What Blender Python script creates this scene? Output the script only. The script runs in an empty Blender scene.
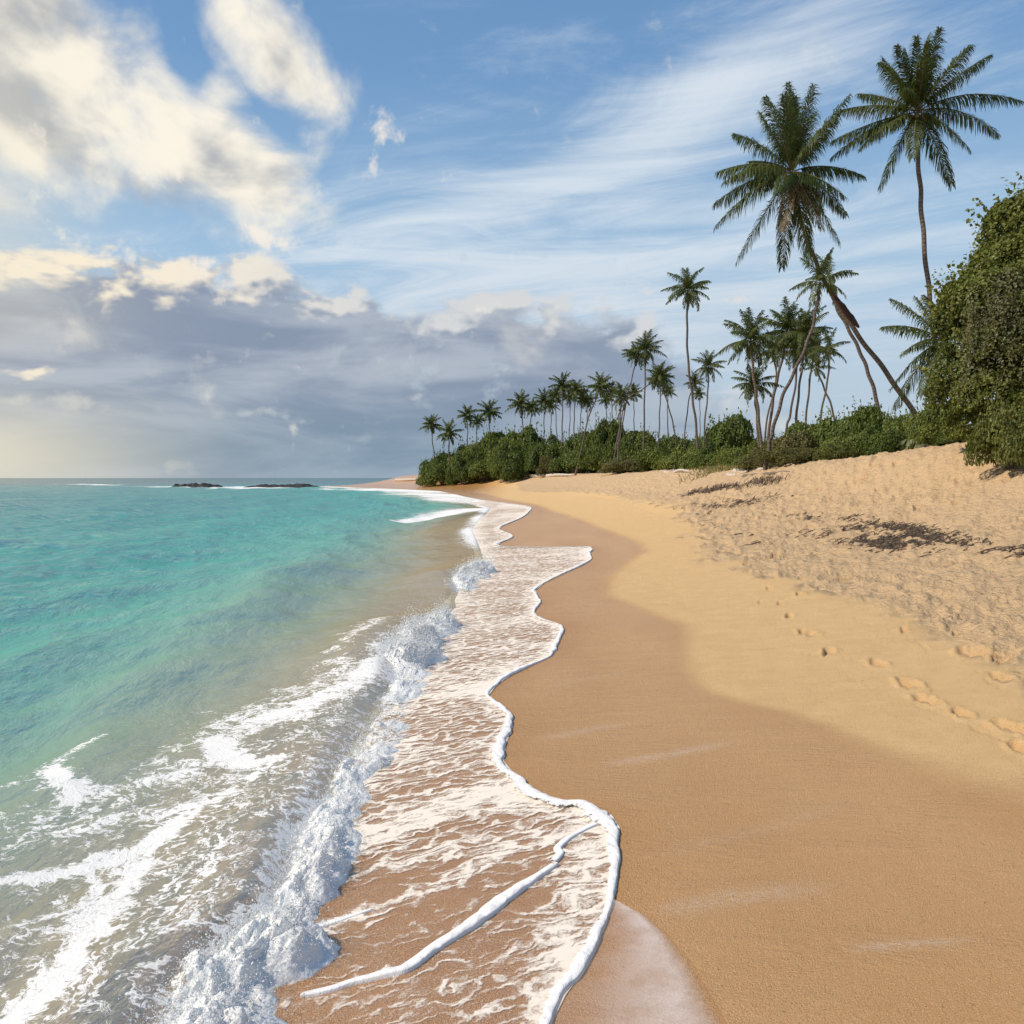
import bpy, math, random
import numpy as np
from mathutils import Vector, Matrix
R = math.radians
SC = bpy.context.scene
COL = SC.collection

# ------------------------------------------------------------------ camera
H, F, HZ = 1.8, 800.0, 478.0          # eye height, focal length in pixels, horizon row
cam_d = bpy.data.cameras.new("camera")
cam = bpy.data.objects.new("camera", cam_d)
COL.objects.link(cam)
cam.location = (0, 0, H)
cam.rotation_euler = (R(90), 0, 0)
cam_d.sensor_width = 36.0
cam_d.lens = F / 1024 * 36.0
cam_d.shift_y = -(512 - HZ) / 1024
cam_d.clip_start = 0.05
cam_d.clip_end = 60000
SC.camera = cam

# ------------------------------------------------------------------ light
SUN_AZ, SUN_EL = -106.0, 43.0           # degrees from +Y (negative = left), elevation
sun_dir = Vector((math.sin(R(SUN_AZ)) * math.cos(R(SUN_EL)), math.cos(R(SUN_AZ)) * math.cos(R(SUN_EL)), math.sin(R(SUN_EL))))
sd = bpy.data.lights.new("sun", 'SUN')
sd.energy = 3.9
sd.angle = R(3.0)
sd.color = (1.0, 0.89, 0.74)
so = bpy.data.objects.new("sun", sd)
COL.objects.link(so)
so.rotation_euler = sun_dir.to_track_quat('Z', 'Y').to_euler()
SC.view_settings.view_transform = 'Standard'
SC.view_settings.look = 'None'
SC.view_settings.gamma = 1
SC.view_settings.exposure = 0.35
SC.cycles.max_bounces = 6
SC.cycles.transparent_max_bounces = 12
SC.cycles.sample_clamp_indirect = 4.0
SC.cycles.use_denoising = True


# ------------------------------------------------------------------ node helper
class NT:
    def __init__(self, tree):
        self.t = tree
        self.dims = '3D'
        tree.nodes.clear()

    def n(self, typ, props=None, **ins):
        nd = self.t.nodes.new(typ)
        for k, v in (props or {}).items():
            setattr(nd, k, v)
        for k, v in ins.items():
            key = int(k[1:]) if k[0] == 'i' and k[1:].isdigit() else k.replace('_', ' ')
            self.set(nd.inputs[key], v)
        return nd

    def set(self, sock, v):
        if isinstance(v, bpy.types.NodeSocket):
            self.t.links.new(v, sock)
        elif isinstance(v, bpy.types.Node):
            self.t.links.new(v.outputs[0], sock)
        else:
            if sock.type == 'RGBA' and isinstance(v, (tuple, list)) and len(v) == 3:
                v = (*v, 1)
            sock.default_value = v

    def m(self, op, a, b=0.0, c=0.0, clamp=False):
        nd = self.t.nodes.new('ShaderNodeMath')
        nd.operation = op
        nd.use_clamp = clamp
        self.set(nd.inputs[0], a)
        self.set(nd.inputs[1], b)
        if op in ('MULTIPLY_ADD', 'COMPARE', 'SMOOTH_MIN', 'SMOOTH_MAX'):
            self.set(nd.inputs[2], c)
        return nd.outputs[0]

    def add(self, a, b): return self.m('ADD', a, b)
    def sub(self, a, b): return self.m('SUBTRACT', a, b)
    def mul(self, a, b): return self.m('MULTIPLY', a, b)

    def ss(self, x, lo, hi):
        nd = self.t.nodes.new('ShaderNodeMapRange')
        nd.interpolation_type = 'SMOOTHSTEP'
        self.set(nd.inputs[0], x)
        self.set(nd.inputs[1], lo)
        self.set(nd.inputs[2], hi)
        return nd.outputs[0]

    def lin(self, x, lo, hi, a=0.0, b=1.0):
        nd = self.t.nodes.new('ShaderNodeMapRange')
        self.set(nd.inputs[0], x)
        for i, v in enumerate((lo, hi, a, b)):
            self.set(nd.inputs[i + 1], v)
        return nd.outputs[0]

    def mix(self, f, a, b, typ='MIX'):
        nd = self.t.nodes.new('ShaderNodeMix')
        nd.data_type = 'RGBA'
        nd.blend_type = typ
        nd.clamp_factor = True
        self.set(nd.inputs[0], f)
        self.set(nd.inputs[6], a)
        self.set(nd.inputs[7], b)
        return nd.outputs[2]

    def noise(self, vec, scale, detail=4, rough=.55, dist=0.0, out=0, lac=2.0):
        nd = self.n('ShaderNodeTexNoise', {'noise_dimensions': self.dims}, Vector=vec, Scale=scale, Detail=detail, Roughness=rough, Distortion=dist, Lacunarity=lac)
        return nd.outputs[out]

    def xyz(self, x, y, z=0.0):
        nd = self.t.nodes.new('ShaderNodeCombineXYZ')
        for i, v in enumerate((x, y, z)):
            self.set(nd.inputs[i], v)
        return nd.outputs[0]

    def sep(self, v):
        nd = self.t.nodes.new('ShaderNodeSeparateXYZ')
        self.set(nd.inputs[0], v)
        return nd.outputs

    def vmul(self, v, s):
        nd = self.t.nodes.new('ShaderNodeVectorMath')
        nd.operation = 'MULTIPLY'
        self.set(nd.inputs[0], v)
        nd.inputs[1].default_value = s
        return nd.outputs[0]

    def attr(self, name):
        nd = self.t.nodes.new('ShaderNodeAttribute')
        nd.attribute_name = name
        return nd

    def ramp(self, f, stops):
        nd = self.t.nodes.new('ShaderNodeValToRGB')
        self.set(nd.inputs[0], f)
        el = nd.color_ramp.elements
        while len(el) < len(stops):
            el.new(0.5)
        for e, (p, c) in zip(el, stops):
            e.position = p
            e.color = (*c, 1)
        return nd.outputs[0]

    def bump(self, height, dist, strength=1.0, normal=None):
        nd = self.t.nodes.new('ShaderNodeBump')
        nd.inputs['Strength'].default_value = strength
        self.set(nd.inputs['Distance'], dist)
        self.set(nd.inputs['Height'], height)
        if normal is not None:
            self.set(nd.inputs['Normal'], normal)
        return nd.outputs[0]

    def out(self, shader, world=False):
        o = self.t.nodes.new('ShaderNodeOutputWorld' if world else 'ShaderNodeOutputMaterial')
        self.set(o.inputs[0], shader)


def mat(name):
    m = bpy.data.materials.new(name)
    m.use_nodes = True
    return m, NT(m.node_tree)


def srgb(r, g, b):
    return tuple(((c / 255) / 12.92 if c < 10.3 else ((c / 255 + .055) / 1.055) ** 2.4) for c in (r, g, b))


# ------------------------------------------------------------------ sky (world directions: azimuth / elevation)
world = bpy.data.worlds.new("World")
SC.world = world
world.use_nodes = True
w = NT(world.node_tree)
w.dims = '2D'
SKY_STRENGTH = 0.1
SKY_GAIN = 10.0 * 2 ** -0.35           # cloud brightness in units of the sky strength
co = w.t.nodes.new('ShaderNodeTexCoord').outputs['Generated']
dx, dy, dz = w.sep(co)
az = w.m('ARCTAN2', dx, dy)
el = w.m('ARCSINE', dz)


def q2(x, y, seed=0.0):
    return w.xyz(w.add(x, seed * 3.7), w.add(y, seed * 1.3))


def AE(px, py):
    a = math.atan((px - 512) / F)
    return a, math.atan((HZ - py) / F * math.cos(a))


def blob(px, py, rx, ry, rot=0.0, amp=1.0, pw=1.0):
    """soft elliptical patch of sky round one direction"""
    a, e = AE(px, py)
    ca = math.cos(a)
    u = w.mul(w.sub(az, a), F / (ca * ca) / 1.0)
    v = w.mul(w.sub(el, e), F / ca)
    c, s = math.cos(R(rot)), math.sin(R(rot))
    p = w.add(w.mul(u, c / rx), w.mul(v, s / rx))
    q = w.add(w.mul(u, -s / ry), w.mul(v, c / ry))
    r2 = w.add(w.mul(p, p), w.mul(q, q))
    return w.mul(w.m('EXPONENT', w.mul(r2, -pw)), amp)


def add_all(xs):
    o = xs[0]
    for x in xs[1:]:
        o = w.add(o, x)
    return o


def max_all(xs):
    o = xs[0]
    for x in xs[1:]:
        o = w.m('MAXIMUM', o, x)
    return o


def C(r, g, b, k=1.0):
    return tuple(v * SKY_GAIN * k for v in srgb(r, g, b))


nish = w.n('ShaderNodeTexSky', {'sky_type': 'NISHITA', 'sun_disc': False, 'sun_elevation': R(SUN_EL), 'sun_rotation': R(SUN_AZ) % (2 * math.pi),
                                'air_density': 1.0, 'dust_density': 0.6, 'ozone_density': 1.6, 'altitude': 0}).outputs[0]
# deepen and set the clear blue towards the photographed one, keep the physical sky's variation
blue = w.ramp(w.lin(el, 0.0, 0.75), [(0.0, C(196, 214, 226)), (0.12, C(188, 210, 228)), (0.35, C(164, 198, 226)), (0.62, C(116, 160, 206)), (1.0, C(88, 134, 186))])
sky = w.mix(0.8, nish, blue)

vec = q2(az, el, 0.0)
# high cirrus on a flat layer, drawn out along one wind direction
zc = w.m('MAXIMUM', dz, 0.03)
qx, qy = w.m('DIVIDE', dx, zc), w.m('DIVIDE', dy, zc)
ca, sa = -0.88, 0.475
along = w.add(w.mul(qx, ca), w.mul(qy, sa))
across = w.add(w.mul(qx, -sa), w.mul(qy, ca))
cirv = q2(w.mul(along, 0.30), w.mul(across, 0.62), 3.1)
cn = w.noise(cirv, 1.7, 7, .62, 1.3)
cn2 = w.noise(q2(w.mul(along, 0.7), w.mul(across, 1.3), 9.7), 1.5, 8, .72, .6)
cenv = add_all([blob(750, 60, 210, 46, 17, .95), blob(690, 110, 80, 30, 24, .2), blob(560, 185, 330, 34, 12, .85), blob(850, 230, 260, 80, 3, .5),
                blob(560, 262, 420, 40, 5, .6), blob(700, 330, 380, 70, 0, .75), blob(960, 10, 140, 40, 10, .2), blob(120, 320, 300, 60, 0, .2), blob(420, 210, 190, 26, 4, .35), blob(470, 95, 210, 45, 18, .34)])
cden = w.add(w.mul(cenv, 0.8), w.mul(w.sub(cn, .5), 2.0))
cden = w.add(cden, w.mul(w.sub(cn2, .5), .9))
cirrus = w.mul(w.ss(cden, 0.16, 1.25), 0.88)
ccol = w.ramp(w.lin(el, 0.0, .6), [(0, C(226, 228, 230)), (.5, C(218, 229, 239)), (1, C(230, 236, 241))])
sky = w.mix(cirrus, sky, ccol)

# low grey veil behind the palms
veil = w.mul(max_all([blob(820, 400, 460, 110, 0, .6), blob(560, 400, 420, 80, 0, .5)]), w.lin(w.noise(q2(az, w.mul(el, 2.5), 0), 5, 6, .55, .3), .3, .7, .5, 1.2))
sky = w.mix(veil, sky, C(186, 202, 217))

# cloud bank low on the left: cream crests, slate body
def relief(vx, vy, seed, sc, det, dist, du, dv):
    """cloud noise and the same noise a step towards the sun"""
    a_ = w.noise(q2(vx, vy, seed), sc, det, .54, dist)
    b_ = w.noise(q2(w.add(vx, du), w.add(vy, dv), seed), sc, max(3, det - 4), .55, dist)
    return a_, w.sub(a_, b_)


by = w.mul(el, 1.6)
nb, rb = relief(az, by, 1.7, 6.0, 8, .2, -.02, .035)
nb2 = w.noise(q2(w.mul(az, .7), w.mul(el, 3.2), 6.6), 5.0, 7, .55, .3)
edge = w.lin(az, -.5, .2, .236, .196)
benv = w.add(w.mul(w.sub(edge, el), 11.0), .45)
benv = w.m('MINIMUM', w.add(benv, max_all([blob(245, 258, 34, 24, 10, .45), blob(185, 266, 60, 16, 0, .3), blob(20, 250, 60, 20, 0, .3)])), 1.3)
bden = w.add(w.sub(benv, w.mul(w.ss(az, .08, .34), .75)), w.add(w.mul(w.sub(nb, .5), 2.1), w.mul(w.sub(w.noise(q2(az, by, 9.1), 15.0, 6, .54, .15), .5), .6)))
bmask = w.mul(w.ss(bden, .36, .62), w.ss(az, .5, .05))
bl = w.ss(bden, .42, 1.25)
warm = w.ss(az, -.12, -.5)
rim = w.mix(warm, C(214, 216, 218), C(252, 239, 216))
body = w.mix(w.ss(nb2, .34, .66), C(138, 152, 174), C(178, 187, 200))
nbf, rbf = relief(az, by, 9.1, 15.0, 6, .15, -.01, .016)
shade = w.add(w.add(bl, w.mul(rb, -4.6)), w.mul(rbf, -2.6))
top = w.ss(w.add(el, w.mul(w.sub(nb, .5), .12)), .13, .24)
shade = w.add(shade, w.mul(w.sub(1.0, top), .55))
bcol = w.mix(w.ss(shade, -.12, .66), rim, body)
sky = w.mix(bmask, sky, bcol)
# slate base of the bank towards the horizon and small far cumulus heads in front of it
hb = w.mul(w.ss(el, .16, .02), max_all([blob(330, 455, 420, 85, 0, .95), blob(560, 470, 320, 55, 0, .6)]))
sky = w.mix(hb, sky, w.mix(w.ss(nb2, .3, .7), C(126, 149, 169), C(152, 170, 186)))
nh, rh = relief(az, w.mul(el, 1.3), 8.2, 20, 6, .0, -.01, .012)
henv = max_all([blob(203, 404, 22, 18, 0, .92), blob(120, 410, 26, 10, 0, .72), blob(160, 410, 14, 6, 0, .7), blob(262, 413, 28, 8, 0, .74), blob(305, 419, 20, 6, 0, .7), blob(375, 420, 16, 6, 0, .72), blob(72, 405, 26, 16, 0, .72), blob(20, 400, 40, 14, 0, .75), blob(410, 372, 60, 26, 8, .55), blob(470, 378, 80, 28, 0, .5), blob(330, 350, 120, 14, 5, .45)])
hden = w.add(henv, w.mul(w.sub(nh, .5), 2.6))
hm = w.mul(w.ss(hden, .42, 1.15), .75)
sky = w.mix(hm, sky, w.mix(w.ss(az, -.15, -.55), w.mix(w.ss(rh, -.08, .1), C(140, 160, 178), C(184, 197, 206)), C(206, 207, 205)))

# big broken cumulus, upper left
ax_, ay_ = w.add(az, w.mul(el, .35)), w.mul(w.sub(el, w.mul(az, .2)), 1.2)
na, ra = relief(ax_, ay_, 5.35, 5.2, 7, .3, -.03, .02)
nf, rf_ = relief(ax_, ay_, 7.7, 15.0, 6, .35, -.012, .008)
aenv = max_all([blob(50, 55, 215, 112, -22, 1.12), blob(185, 125, 150, 82, -38, 1.08), blob(220, 172, 105, 44, 5, .95), blob(288, 66, 86, 56, -40, 1.0), blob(235, 15, 80, 44, -40, .75), blob(150, 40, 80, 60, 0, .85)])
ahole = max_all([blob(183, 45, 18, 40, 18, .55), blob(345, 10, 40, 40, 0, .3)])
aden = w.sub(w.add(aenv, w.add(w.mul(w.sub(na, .5), 1.9), w.mul(w.sub(nf, .5), .42))), ahole)
am = w.ss(aden, .26, .95)
ng = w.noise(q2(w.add(az, w.mul(el, .5)), w.mul(el, 1.5), 2.2), 5.5, 7, .55, .4)
ash = w.add(w.mul(ra, -2.2), w.add(w.mul(rf_, -.6), w.mul(w.sub(ng, .5), 2.4)))
ash = w.add(ash, w.mul(w.sub(aden, .9), .45))
acol = w.mix(w.ss(ash, -.38, .72), C(252, 245, 230), C(172, 177, 184))
sky = w.mix(am, sky, acol)
# loose wisps
nw = w.noise(q2(w.mul(az, 1.3), w.mul(el, 1.1), 4.4), 20, 8, .62, .1)
wenv = max_all([blob(384, 120, 16, 30, -10, .72), blob(402, 160, 18, 36, 10, .66), blob(372, 165, 14, 22, 10, .62), blob(310, 160, 12, 26, -12, .7), blob(50, 195, 30, 9, 18, .85), blob(25, 215, 40, 12, -10, .75), blob(70, 150, 40, 10, 5, .7), blob(20, 130, 40, 10, 10, .7), blob(60, 232, 30, 12, 0, .6), blob(130, 175, 40, 8, 0, .6), blob(275, 240, 50, 14, -12, .85), blob(330, 200, 50, 12, 10, .6), blob(160, 165, 50, 12, -8, .7), blob(200, 265, 40, 12, 5, .85), blob(250, 295, 50, 8, 0, .75), blob(120, 245, 60, 20, 8, .75), blob(690, 395, 1, 1, 0, 0), blob(655, 290, 26, 8, 0, .75), blob(745, 300, 24, 7, 0, .8), blob(860, 320, 28, 9, 0, .5), blob(480, 310, 40, 8, 0, .6)])
wden = w.add(wenv, w.mul(w.sub(nw, .5), 3.0))
sky = w.mix(w.mul(w.ss(wden, .5, 1.35), .85), sky, w.mix(w.ss(az, .15, -.2), C(238, 226, 214), C(250, 241, 228)))
# warm light low on the far left, where the sun stands behind the cloud
glow = max_all([blob(-60, 455, 230, 60, 0, .85), blob(-40, 300, 160, 60, 0, .35), blob(-60, 180, 140, 170, 0, .45)])
sky = w.mix(glow, sky, C(236, 228, 205))
# below the horizon
sky = w.mix(w.ss(el, 0.0, -.04), sky, C(90, 110, 112))
bg = w.n('ShaderNodeBackground', None, Color=sky, Strength=SKY_STRENGTH)
w.out(bg, True)
world.cycles.sampling_method = 'MANUAL'
world.cycles.sample_map_resolution = 512
#SKYEND#


# ------------------------------------------------------------------ numpy helpers
def hash2(ix, iy, seed):
    h = (ix.astype(np.int64) * 374761393 + iy.astype(np.int64) * 668265263 + seed * 974711) & 0xFFFFFFFF
    h = ((h ^ (h >> 13)) * 1274126177) & 0xFFFFFFFF
    h = h ^ (h >> 16)
    return (h & 0xFFFFFF) / float(0xFFFFFF)


def vnoise(x, y, seed=0):
    ix, iy = np.floor(x), np.floor(y)
    fx, fy = x - ix, y - iy
    fx = fx * fx * fx * (fx * (fx * 6 - 15) + 10)
    fy = fy * fy * fy * (fy * (fy * 6 - 15) + 10)
    a, b = hash2(ix, iy, seed), hash2(ix + 1, iy, seed)
    c, d = hash2(ix, iy + 1, seed), hash2(ix + 1, iy + 1, seed)
    return (a * (1 - fx) + b * fx) * (1 - fy) + (c * (1 - fx) + d * fx) * fy - .5


def fbm(x, y, octv=4, seed=0, gain=.5, ridge=False):
    s, amp, tot = 0, 1.0, 0
    for i in range(octv):
        c, sn = math.cos(i * 1.1), math.sin(i * 1.1)
        n = vnoise((x * c - y * sn) * 2 ** i + i * 17.3, (x * sn + y * c) * 2 ** i - i * 9.1, seed + i * 31)
        if ridge:
            n = .5 - 2 * np.abs(n)
        s = s + n * amp
        tot += amp
        amp *= gain
    return s / tot


def sst(x, lo, hi):
    t = np.clip((x - lo) / (hi - lo), 0, 1)
    return t * t * (3 - 2 * t)


def smooth_table(xs, ys, k):
    g = np.arange(-60, 420, .25)
    v = np.interp(g, xs, ys)
    ker = np.exp(-.5 * (np.arange(-4 * k, 4 * k + .25, .25) / k) ** 2)
    ker /= ker.sum()
    p = len(ker) // 2
    v = np.convolve(np.pad(v, p, mode='edge'), ker, mode='valid')[:len(g)]
    return lambda y: np.interp(y, g, v)


x_shore = smooth_table([-60, 0, 10, 20, 28, 35, 42, 50, 60, 76, 93, 110, 131, 160, 172, 182, 200, 420],
                       [.3, .3, .35, .2, -1.0, -.7, .1, .1, -1.4, -4.4, -7, -10, -19, -34, -41, -36, 30, 400], 2.0)
P_D = [-30000, -3000, -300, -60, -25, -10, -5, -3.2, -2, -1.2, -.6, 0, 2, 4, 6, 8, 10, 12, 13, 16, 40, 200, 3000]
P_Z = [-120, -60, -14, -4.6, -2.4, -1.55, -.74, -.34, -.15, -.07, -.03, 0, .13, .32, .54, .93, 1.5, 2.15, 2.35, 2.5, 3.0, 4.5, 9]


def ground_base(X, Y):
    d = X - x_shore(Y)
    fac = 1 - .25 * sst(Y, 55, 80)
    z = np.interp(d * fac, P_D, P_Z)
    z = z + .42 * np.exp(-((Y - 21.5) / 6.) ** 2) * sst(d, 9.5, 12.5)
    z = z + .12 * fbm(X * .12 + 3, Y * .12, 2, 5) * sst(d, 2, 9) * 2
    return z


def unproj(px, py):
    """where the sight line through a pixel of the photograph meets the ground"""
    Y = np.geomspace(1.2, 400, 6000)
    X = (px - 512) / F * Y
    Z = H + (HZ - py) / F * Y
    g = ground_base(X, Y)
    g = np.maximum(g, -.02)
    hit = np.nonzero(Z <= g)[0]
    i = hit[0] if len(hit) else len(Y) - 1
    return X[i], Y[i], g[i]


def table_from_px(pts, k=0):
    q = sorted([unproj(*p)[:2] for p in pts], key=lambda t: t[1])
    xs = np.array([a[0] for a in q])
    ys = np.array([a[1] for a in q])
    return lambda Y: np.interp(Y, ys, xs)


EDGE_PX = [(540, 1052), (552, 1024), (566, 996), (584, 972), (599, 943), (610, 915), (617, 890), (619, 862), (618, 846), (620, 829), (612, 816.5), (592, 806), (566, 801),
           (541, 795), (524, 782), (512, 772), (504, 762), (506, 745), (513, 727), (511, 714), (500, 705), (489, 695), (497, 685), (509, 677), (532, 666), (552, 656), (558, 646),
           (559, 638), (573, 627), (560, 624.5), (546, 622), (534, 617), (529, 612), (540, 606), (547, 602), (536, 596), (529, 591), (539, 585), (565, 573), (585, 565), (599, 559), (590, 556), (585, 554), (596, 549), (600, 546),
           (570, 547.4), (532, 549.4), (500, 548.0), (489, 546.5), (500, 543), (512, 539), (522, 536), (505, 533), (492, 530), (500, 526.5), (512, 523), (522, 518.5), (529, 515), (527, 512), (533, 509), (538, 506.8), (515, 505), (499, 503), (479, 500)]
_e = np.array(EDGE_PX, float)
for _ in range(2):
    _k = _e.copy()
    _k[1:-1] = .22 * _e[:-2] + .56 * _e[1:-1] + .22 * _e[2:]
    _m = sst(_e[:, 1], 660, 625)[:, None]
    _e = _e * (1 - _m) + _k * _m
EDGE_PX = [tuple(p) for p in _e]
_q = [unproj(*p)[:2] for p in EDGE_PX]
edge_y = np.array([q[1] for q in _q])
edge_x = np.array([q[0] for q in _q])
edge_y = np.maximum.accumulate(edge_y + np.arange(len(edge_y)) * 1e-6)


def x_edge(Y):
    return np.interp(Y, edge_y, edge_x)


x_break = smooth_table([0, 2, 4.15, 6.8, 8.1, 12.9, 16, 20, 28, 36, 48, 60, 76, 110, 131, 160],
                       [-.75, -.75, -.87, -.87, -.78, -.75, -.4, -.7, -1.3, -1.3, -1.2, -3.2, -9, -16.5, -24, -37], .5)

x_wet = table_from_px([(1500, 900), (1024, 792), (960, 775), (900, 757), (840, 728), (790, 712), (740, 701), (708, 690), (695, 675), (690, 650), (692, 632), (680, 622), (640, 606), (612, 594), (611, 582), (625, 566), (648, 551), (640, 541), (600, 527), (565, 514), (540, 505), (505, 499), (490, 494), (455, 489), (420, 486)])
x_tramp = table_from_px([(1060, 715), (1024, 690), (985, 655), (945, 638), (905, 617), (850, 600), (790, 582), (740, 568), (712, 555), (690, 525), (678, 507), (610, 494), (520, 490)])


def seg_dist(X, Y, pts):
    best = np.full(X.shape, 1e9)
    tt = np.zeros(X.shape)
    n = len(pts) - 1
    for i in range(n):
        ax, ay = pts[i][:2]
        bx, by = pts[i + 1][:2]
        vx, vy = bx - ax, by - ay
        t = np.clip(((X - ax) * vx + (Y - ay) * vy) / (vx * vx + vy * vy + 1e-12), 0, 1)
        dd = np.hypot(X - ax - t * vx, Y - ay - t * vy)
        m = dd < best
        best = np.where(m, dd, best)
        tt = np.where(m, (i + t) / n, tt)
    return best, tt


# ------------------------------------------------------------------ mesh helpers
def mesh_np(name, co_, faces, attrs=None, smooth=True):
    """faces: (n,4) or (n,3) int array"""
    me = bpy.data.meshes.new(name)
    co_ = np.ascontiguousarray(co_, dtype=np.float32)
    faces = np.ascontiguousarray(faces, dtype=np.int32)
    k = faces.shape[1]
    me.vertices.add(len(co_))
    me.vertices.foreach_set('co', co_.ravel())
    me.loops.add(faces.size)
    me.loops.foreach_set('vertex_index', faces.ravel())
    me.polygons.add(len(faces))
    me.polygons.foreach_set('loop_start', np.arange(0, faces.size, k, dtype=np.int32))
    me.polygons.foreach_set('loop_total', np.full(len(faces), k, dtype=np.int32))
    me.polygons.foreach_set('use_smooth', np.full(len(faces), smooth))
    for an, av in (attrs or {}).items():
        a = me.attributes.new(an, 'FLOAT', 'POINT')
        a.data.foreach_set('value', np.ascontiguousarray(av, dtype=np.float32).ravel())
    me.update(calc_edges=True)
    me.validate()
    return me


def grid_faces(nr, nc, wrap=False):
    i = np.arange(nr - 1)[:, None] * nc
    j = np.arange(nc if wrap else nc - 1)[None, :]
    j2 = (j + 1) % nc
    a, b = i + j, i + j2
    return np.stack([a, b, b + nc, a + nc], -1).reshape(-1, 4)


def obj(name, me, material=None, parent=None, loc=None):
    o = bpy.data.objects.new(name, me)
    COL.objects.link(o)
    if material and me is not None and not me.materials:
        me.materials.append(material)
    if parent:
        o.parent = parent
    if loc is not None:
        o.location = loc
    return o


def tag(o, label=None, cat=None, group=None, kind=None):
    if label: o['label'] = label
    if cat: o['category'] = cat
    if group: o['group'] = group
    if kind: o['kind'] = kind
    return o


def thing(name, label, cat, loc=(0, 0, 0), rz=0.0, group=None):
    o = bpy.data.objects.new(name, None)
    COL.objects.link(o)
    o.location = loc
    o.rotation_euler = (0, 0, rz)
    return tag(o, label, cat, group)


def P(px, py, Y):
    return np.array([(px - 512) / F * Y, Y, H + (HZ - py) / F * Y])


# ================================================================== SAND
rings = [0.6]
while rings[-1] < 330:
    r = rings[-1]
    rings.append(r * (1 + min(.011, max(.00115 * r, .0028))))
rings += list(np.geomspace(340, 40000, 24))
rings = np.array(rings)
angs = np.concatenate([np.arange(-180, -60, 4.), np.arange(-60, -34, 1.), np.arange(-34, -17, .2), np.arange(-17, 34.5, .1), np.arange(34.5, 60, 1.), np.arange(60, 180, 4.)])
AA, RR = np.meshgrid(np.radians(angs), rings)
SX, SY = RR * np.sin(AA), RR * np.cos(AA)
base = ground_base(SX, SY)
d_sh = SX - x_shore(SY)
tramp = sst(SX - x_tramp(SY) + .5 * fbm(SX * 1.2, SY * 1.2, 3, 77) * np.clip(SY / 6, .6, 3), -.25, .35) * (SY > 1)
near = sst(RR, 140, 30)
# churned dry sand: overlapping dents and lumps
wx, wy = SX + .1 * fbm(SX * 4, SY * 4, 2, 3), SY + .1 * fbm(SX * 4 + 9, SY * 4, 2, 4)
chs = 1.0 + np.clip((SY - 8) / 14, 0, 1.2)
churn = .26 * fbm(wx * 2.6, wy * 2.6, 5, 11, .6, True) + .04 * fbm(wx * 1.0, wy * 1.0, 2, 12)
churn = churn * (.75 + .5 * fbm(SX * .5, SY * .5, 2, 15))
z = base + churn * tramp * near * (.5 + .5 * chs * .8)
# berm undulations, faint runnels on the smooth slope
z += .03 * fbm(SX * .45, SY * .3, 3, 21) * sst(d_sh, .5, 3) * near
z += .004 * fbm(SX * 1.2 + SY * .3, SY * 4.5 - SX * 1.4, 3, 23) * (1 - tramp) * sst(d_sh, .2, 1) * sst(RR, 25, 6)
# footprints
rng = np.random.RandomState(4)
FOOT = [(1012, 728, 1.15), (963, 714, .85), (927, 700, 1.0), (909, 684, 1.1), (879, 664, .95), (830, 651, .9), (809, 633, 1.0), (789, 616, .8), (780, 603, .7), (800, 594, .7), (802, 578, .6), (788, 567, .6),
        (1004, 678, 1.2), (974, 655, 1.35), (1000, 640, 1.0), (962, 634, 1.0), (904, 630, .6), (1020, 748, .9), (825, 655, .5), (745, 565, .7), (770, 588, .6), (760, 602, .45), (1000, 660, .9)]
foot_w = []
for (px, py, s) in FOOT:
    x0, y0, _ = unproj(px, py)
    foot_w.append((x0, y0, s * (.86 if py > 600 else 1.1), rng.uniform(-.5, .3)))
for k in range(150):
    x0 = rng.uniform(1.5, 13)
    y0 = rng.uniform(4.0, 30) ** 1.0
    if x0 < x_tramp(y0) - .1 or abs(x0 / y0) > .68:
        continue
    foot_w.append((x0, y0, rng.uniform(.8, 1.5), rng.uniform(-1.5, 1.5)))
foot_shade = np.zeros_like(z)  # shade painted into the footprint pits, stronger towards their left wall
for (x0, y0, s, a) in foot_w:
    m = (np.abs(SX - x0) < .5) & (np.abs(SY - y0) < .5)
    if not m.any():
        continue
    xx, yy = SX[m] - x0, SY[m] - y0
    c, sn = math.cos(a), math.sin(a)
    u, v = (xx * c + yy * sn), (-xx * sn + yy * c)
    wob = 1 + .5 * fbm(SX[m] * 14, SY[m] * 14, 2, 9)
    q = np.sqrt((u / (.065 * s)) ** 2 + (v / (.13 * s)) ** 2) * wob
    dep = .085 * s
    prof = -dep * sst(q, 1.15, .6) * np.clip(.75 - .55 * u / (.065 * s), .12, 1.2) + .018 * s * np.exp(-((q - 1.35) / .3) ** 2) * (1 + 2.0 * fbm(SX[m] * 22, SY[m] * 22, 2, 8))
    # crumbs pushed out of the print
    prof += .02 * s * np.maximum(fbm(SX[m] * 30, SY[m] * 30, 2, 19), 0) * np.exp(-((q - 1.2) / .6) ** 2)
    z[m] += prof
    foot_shade[m] = np.maximum(foot_shade[m], .9 * sst(q, 1.25, .7) * (.55 + .45 * sst(u, .06 * s, -.03 * s)) * (.8 + .6 * fbm(SX[m] * 18, SY[m] * 18, 2, 29)))
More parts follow.
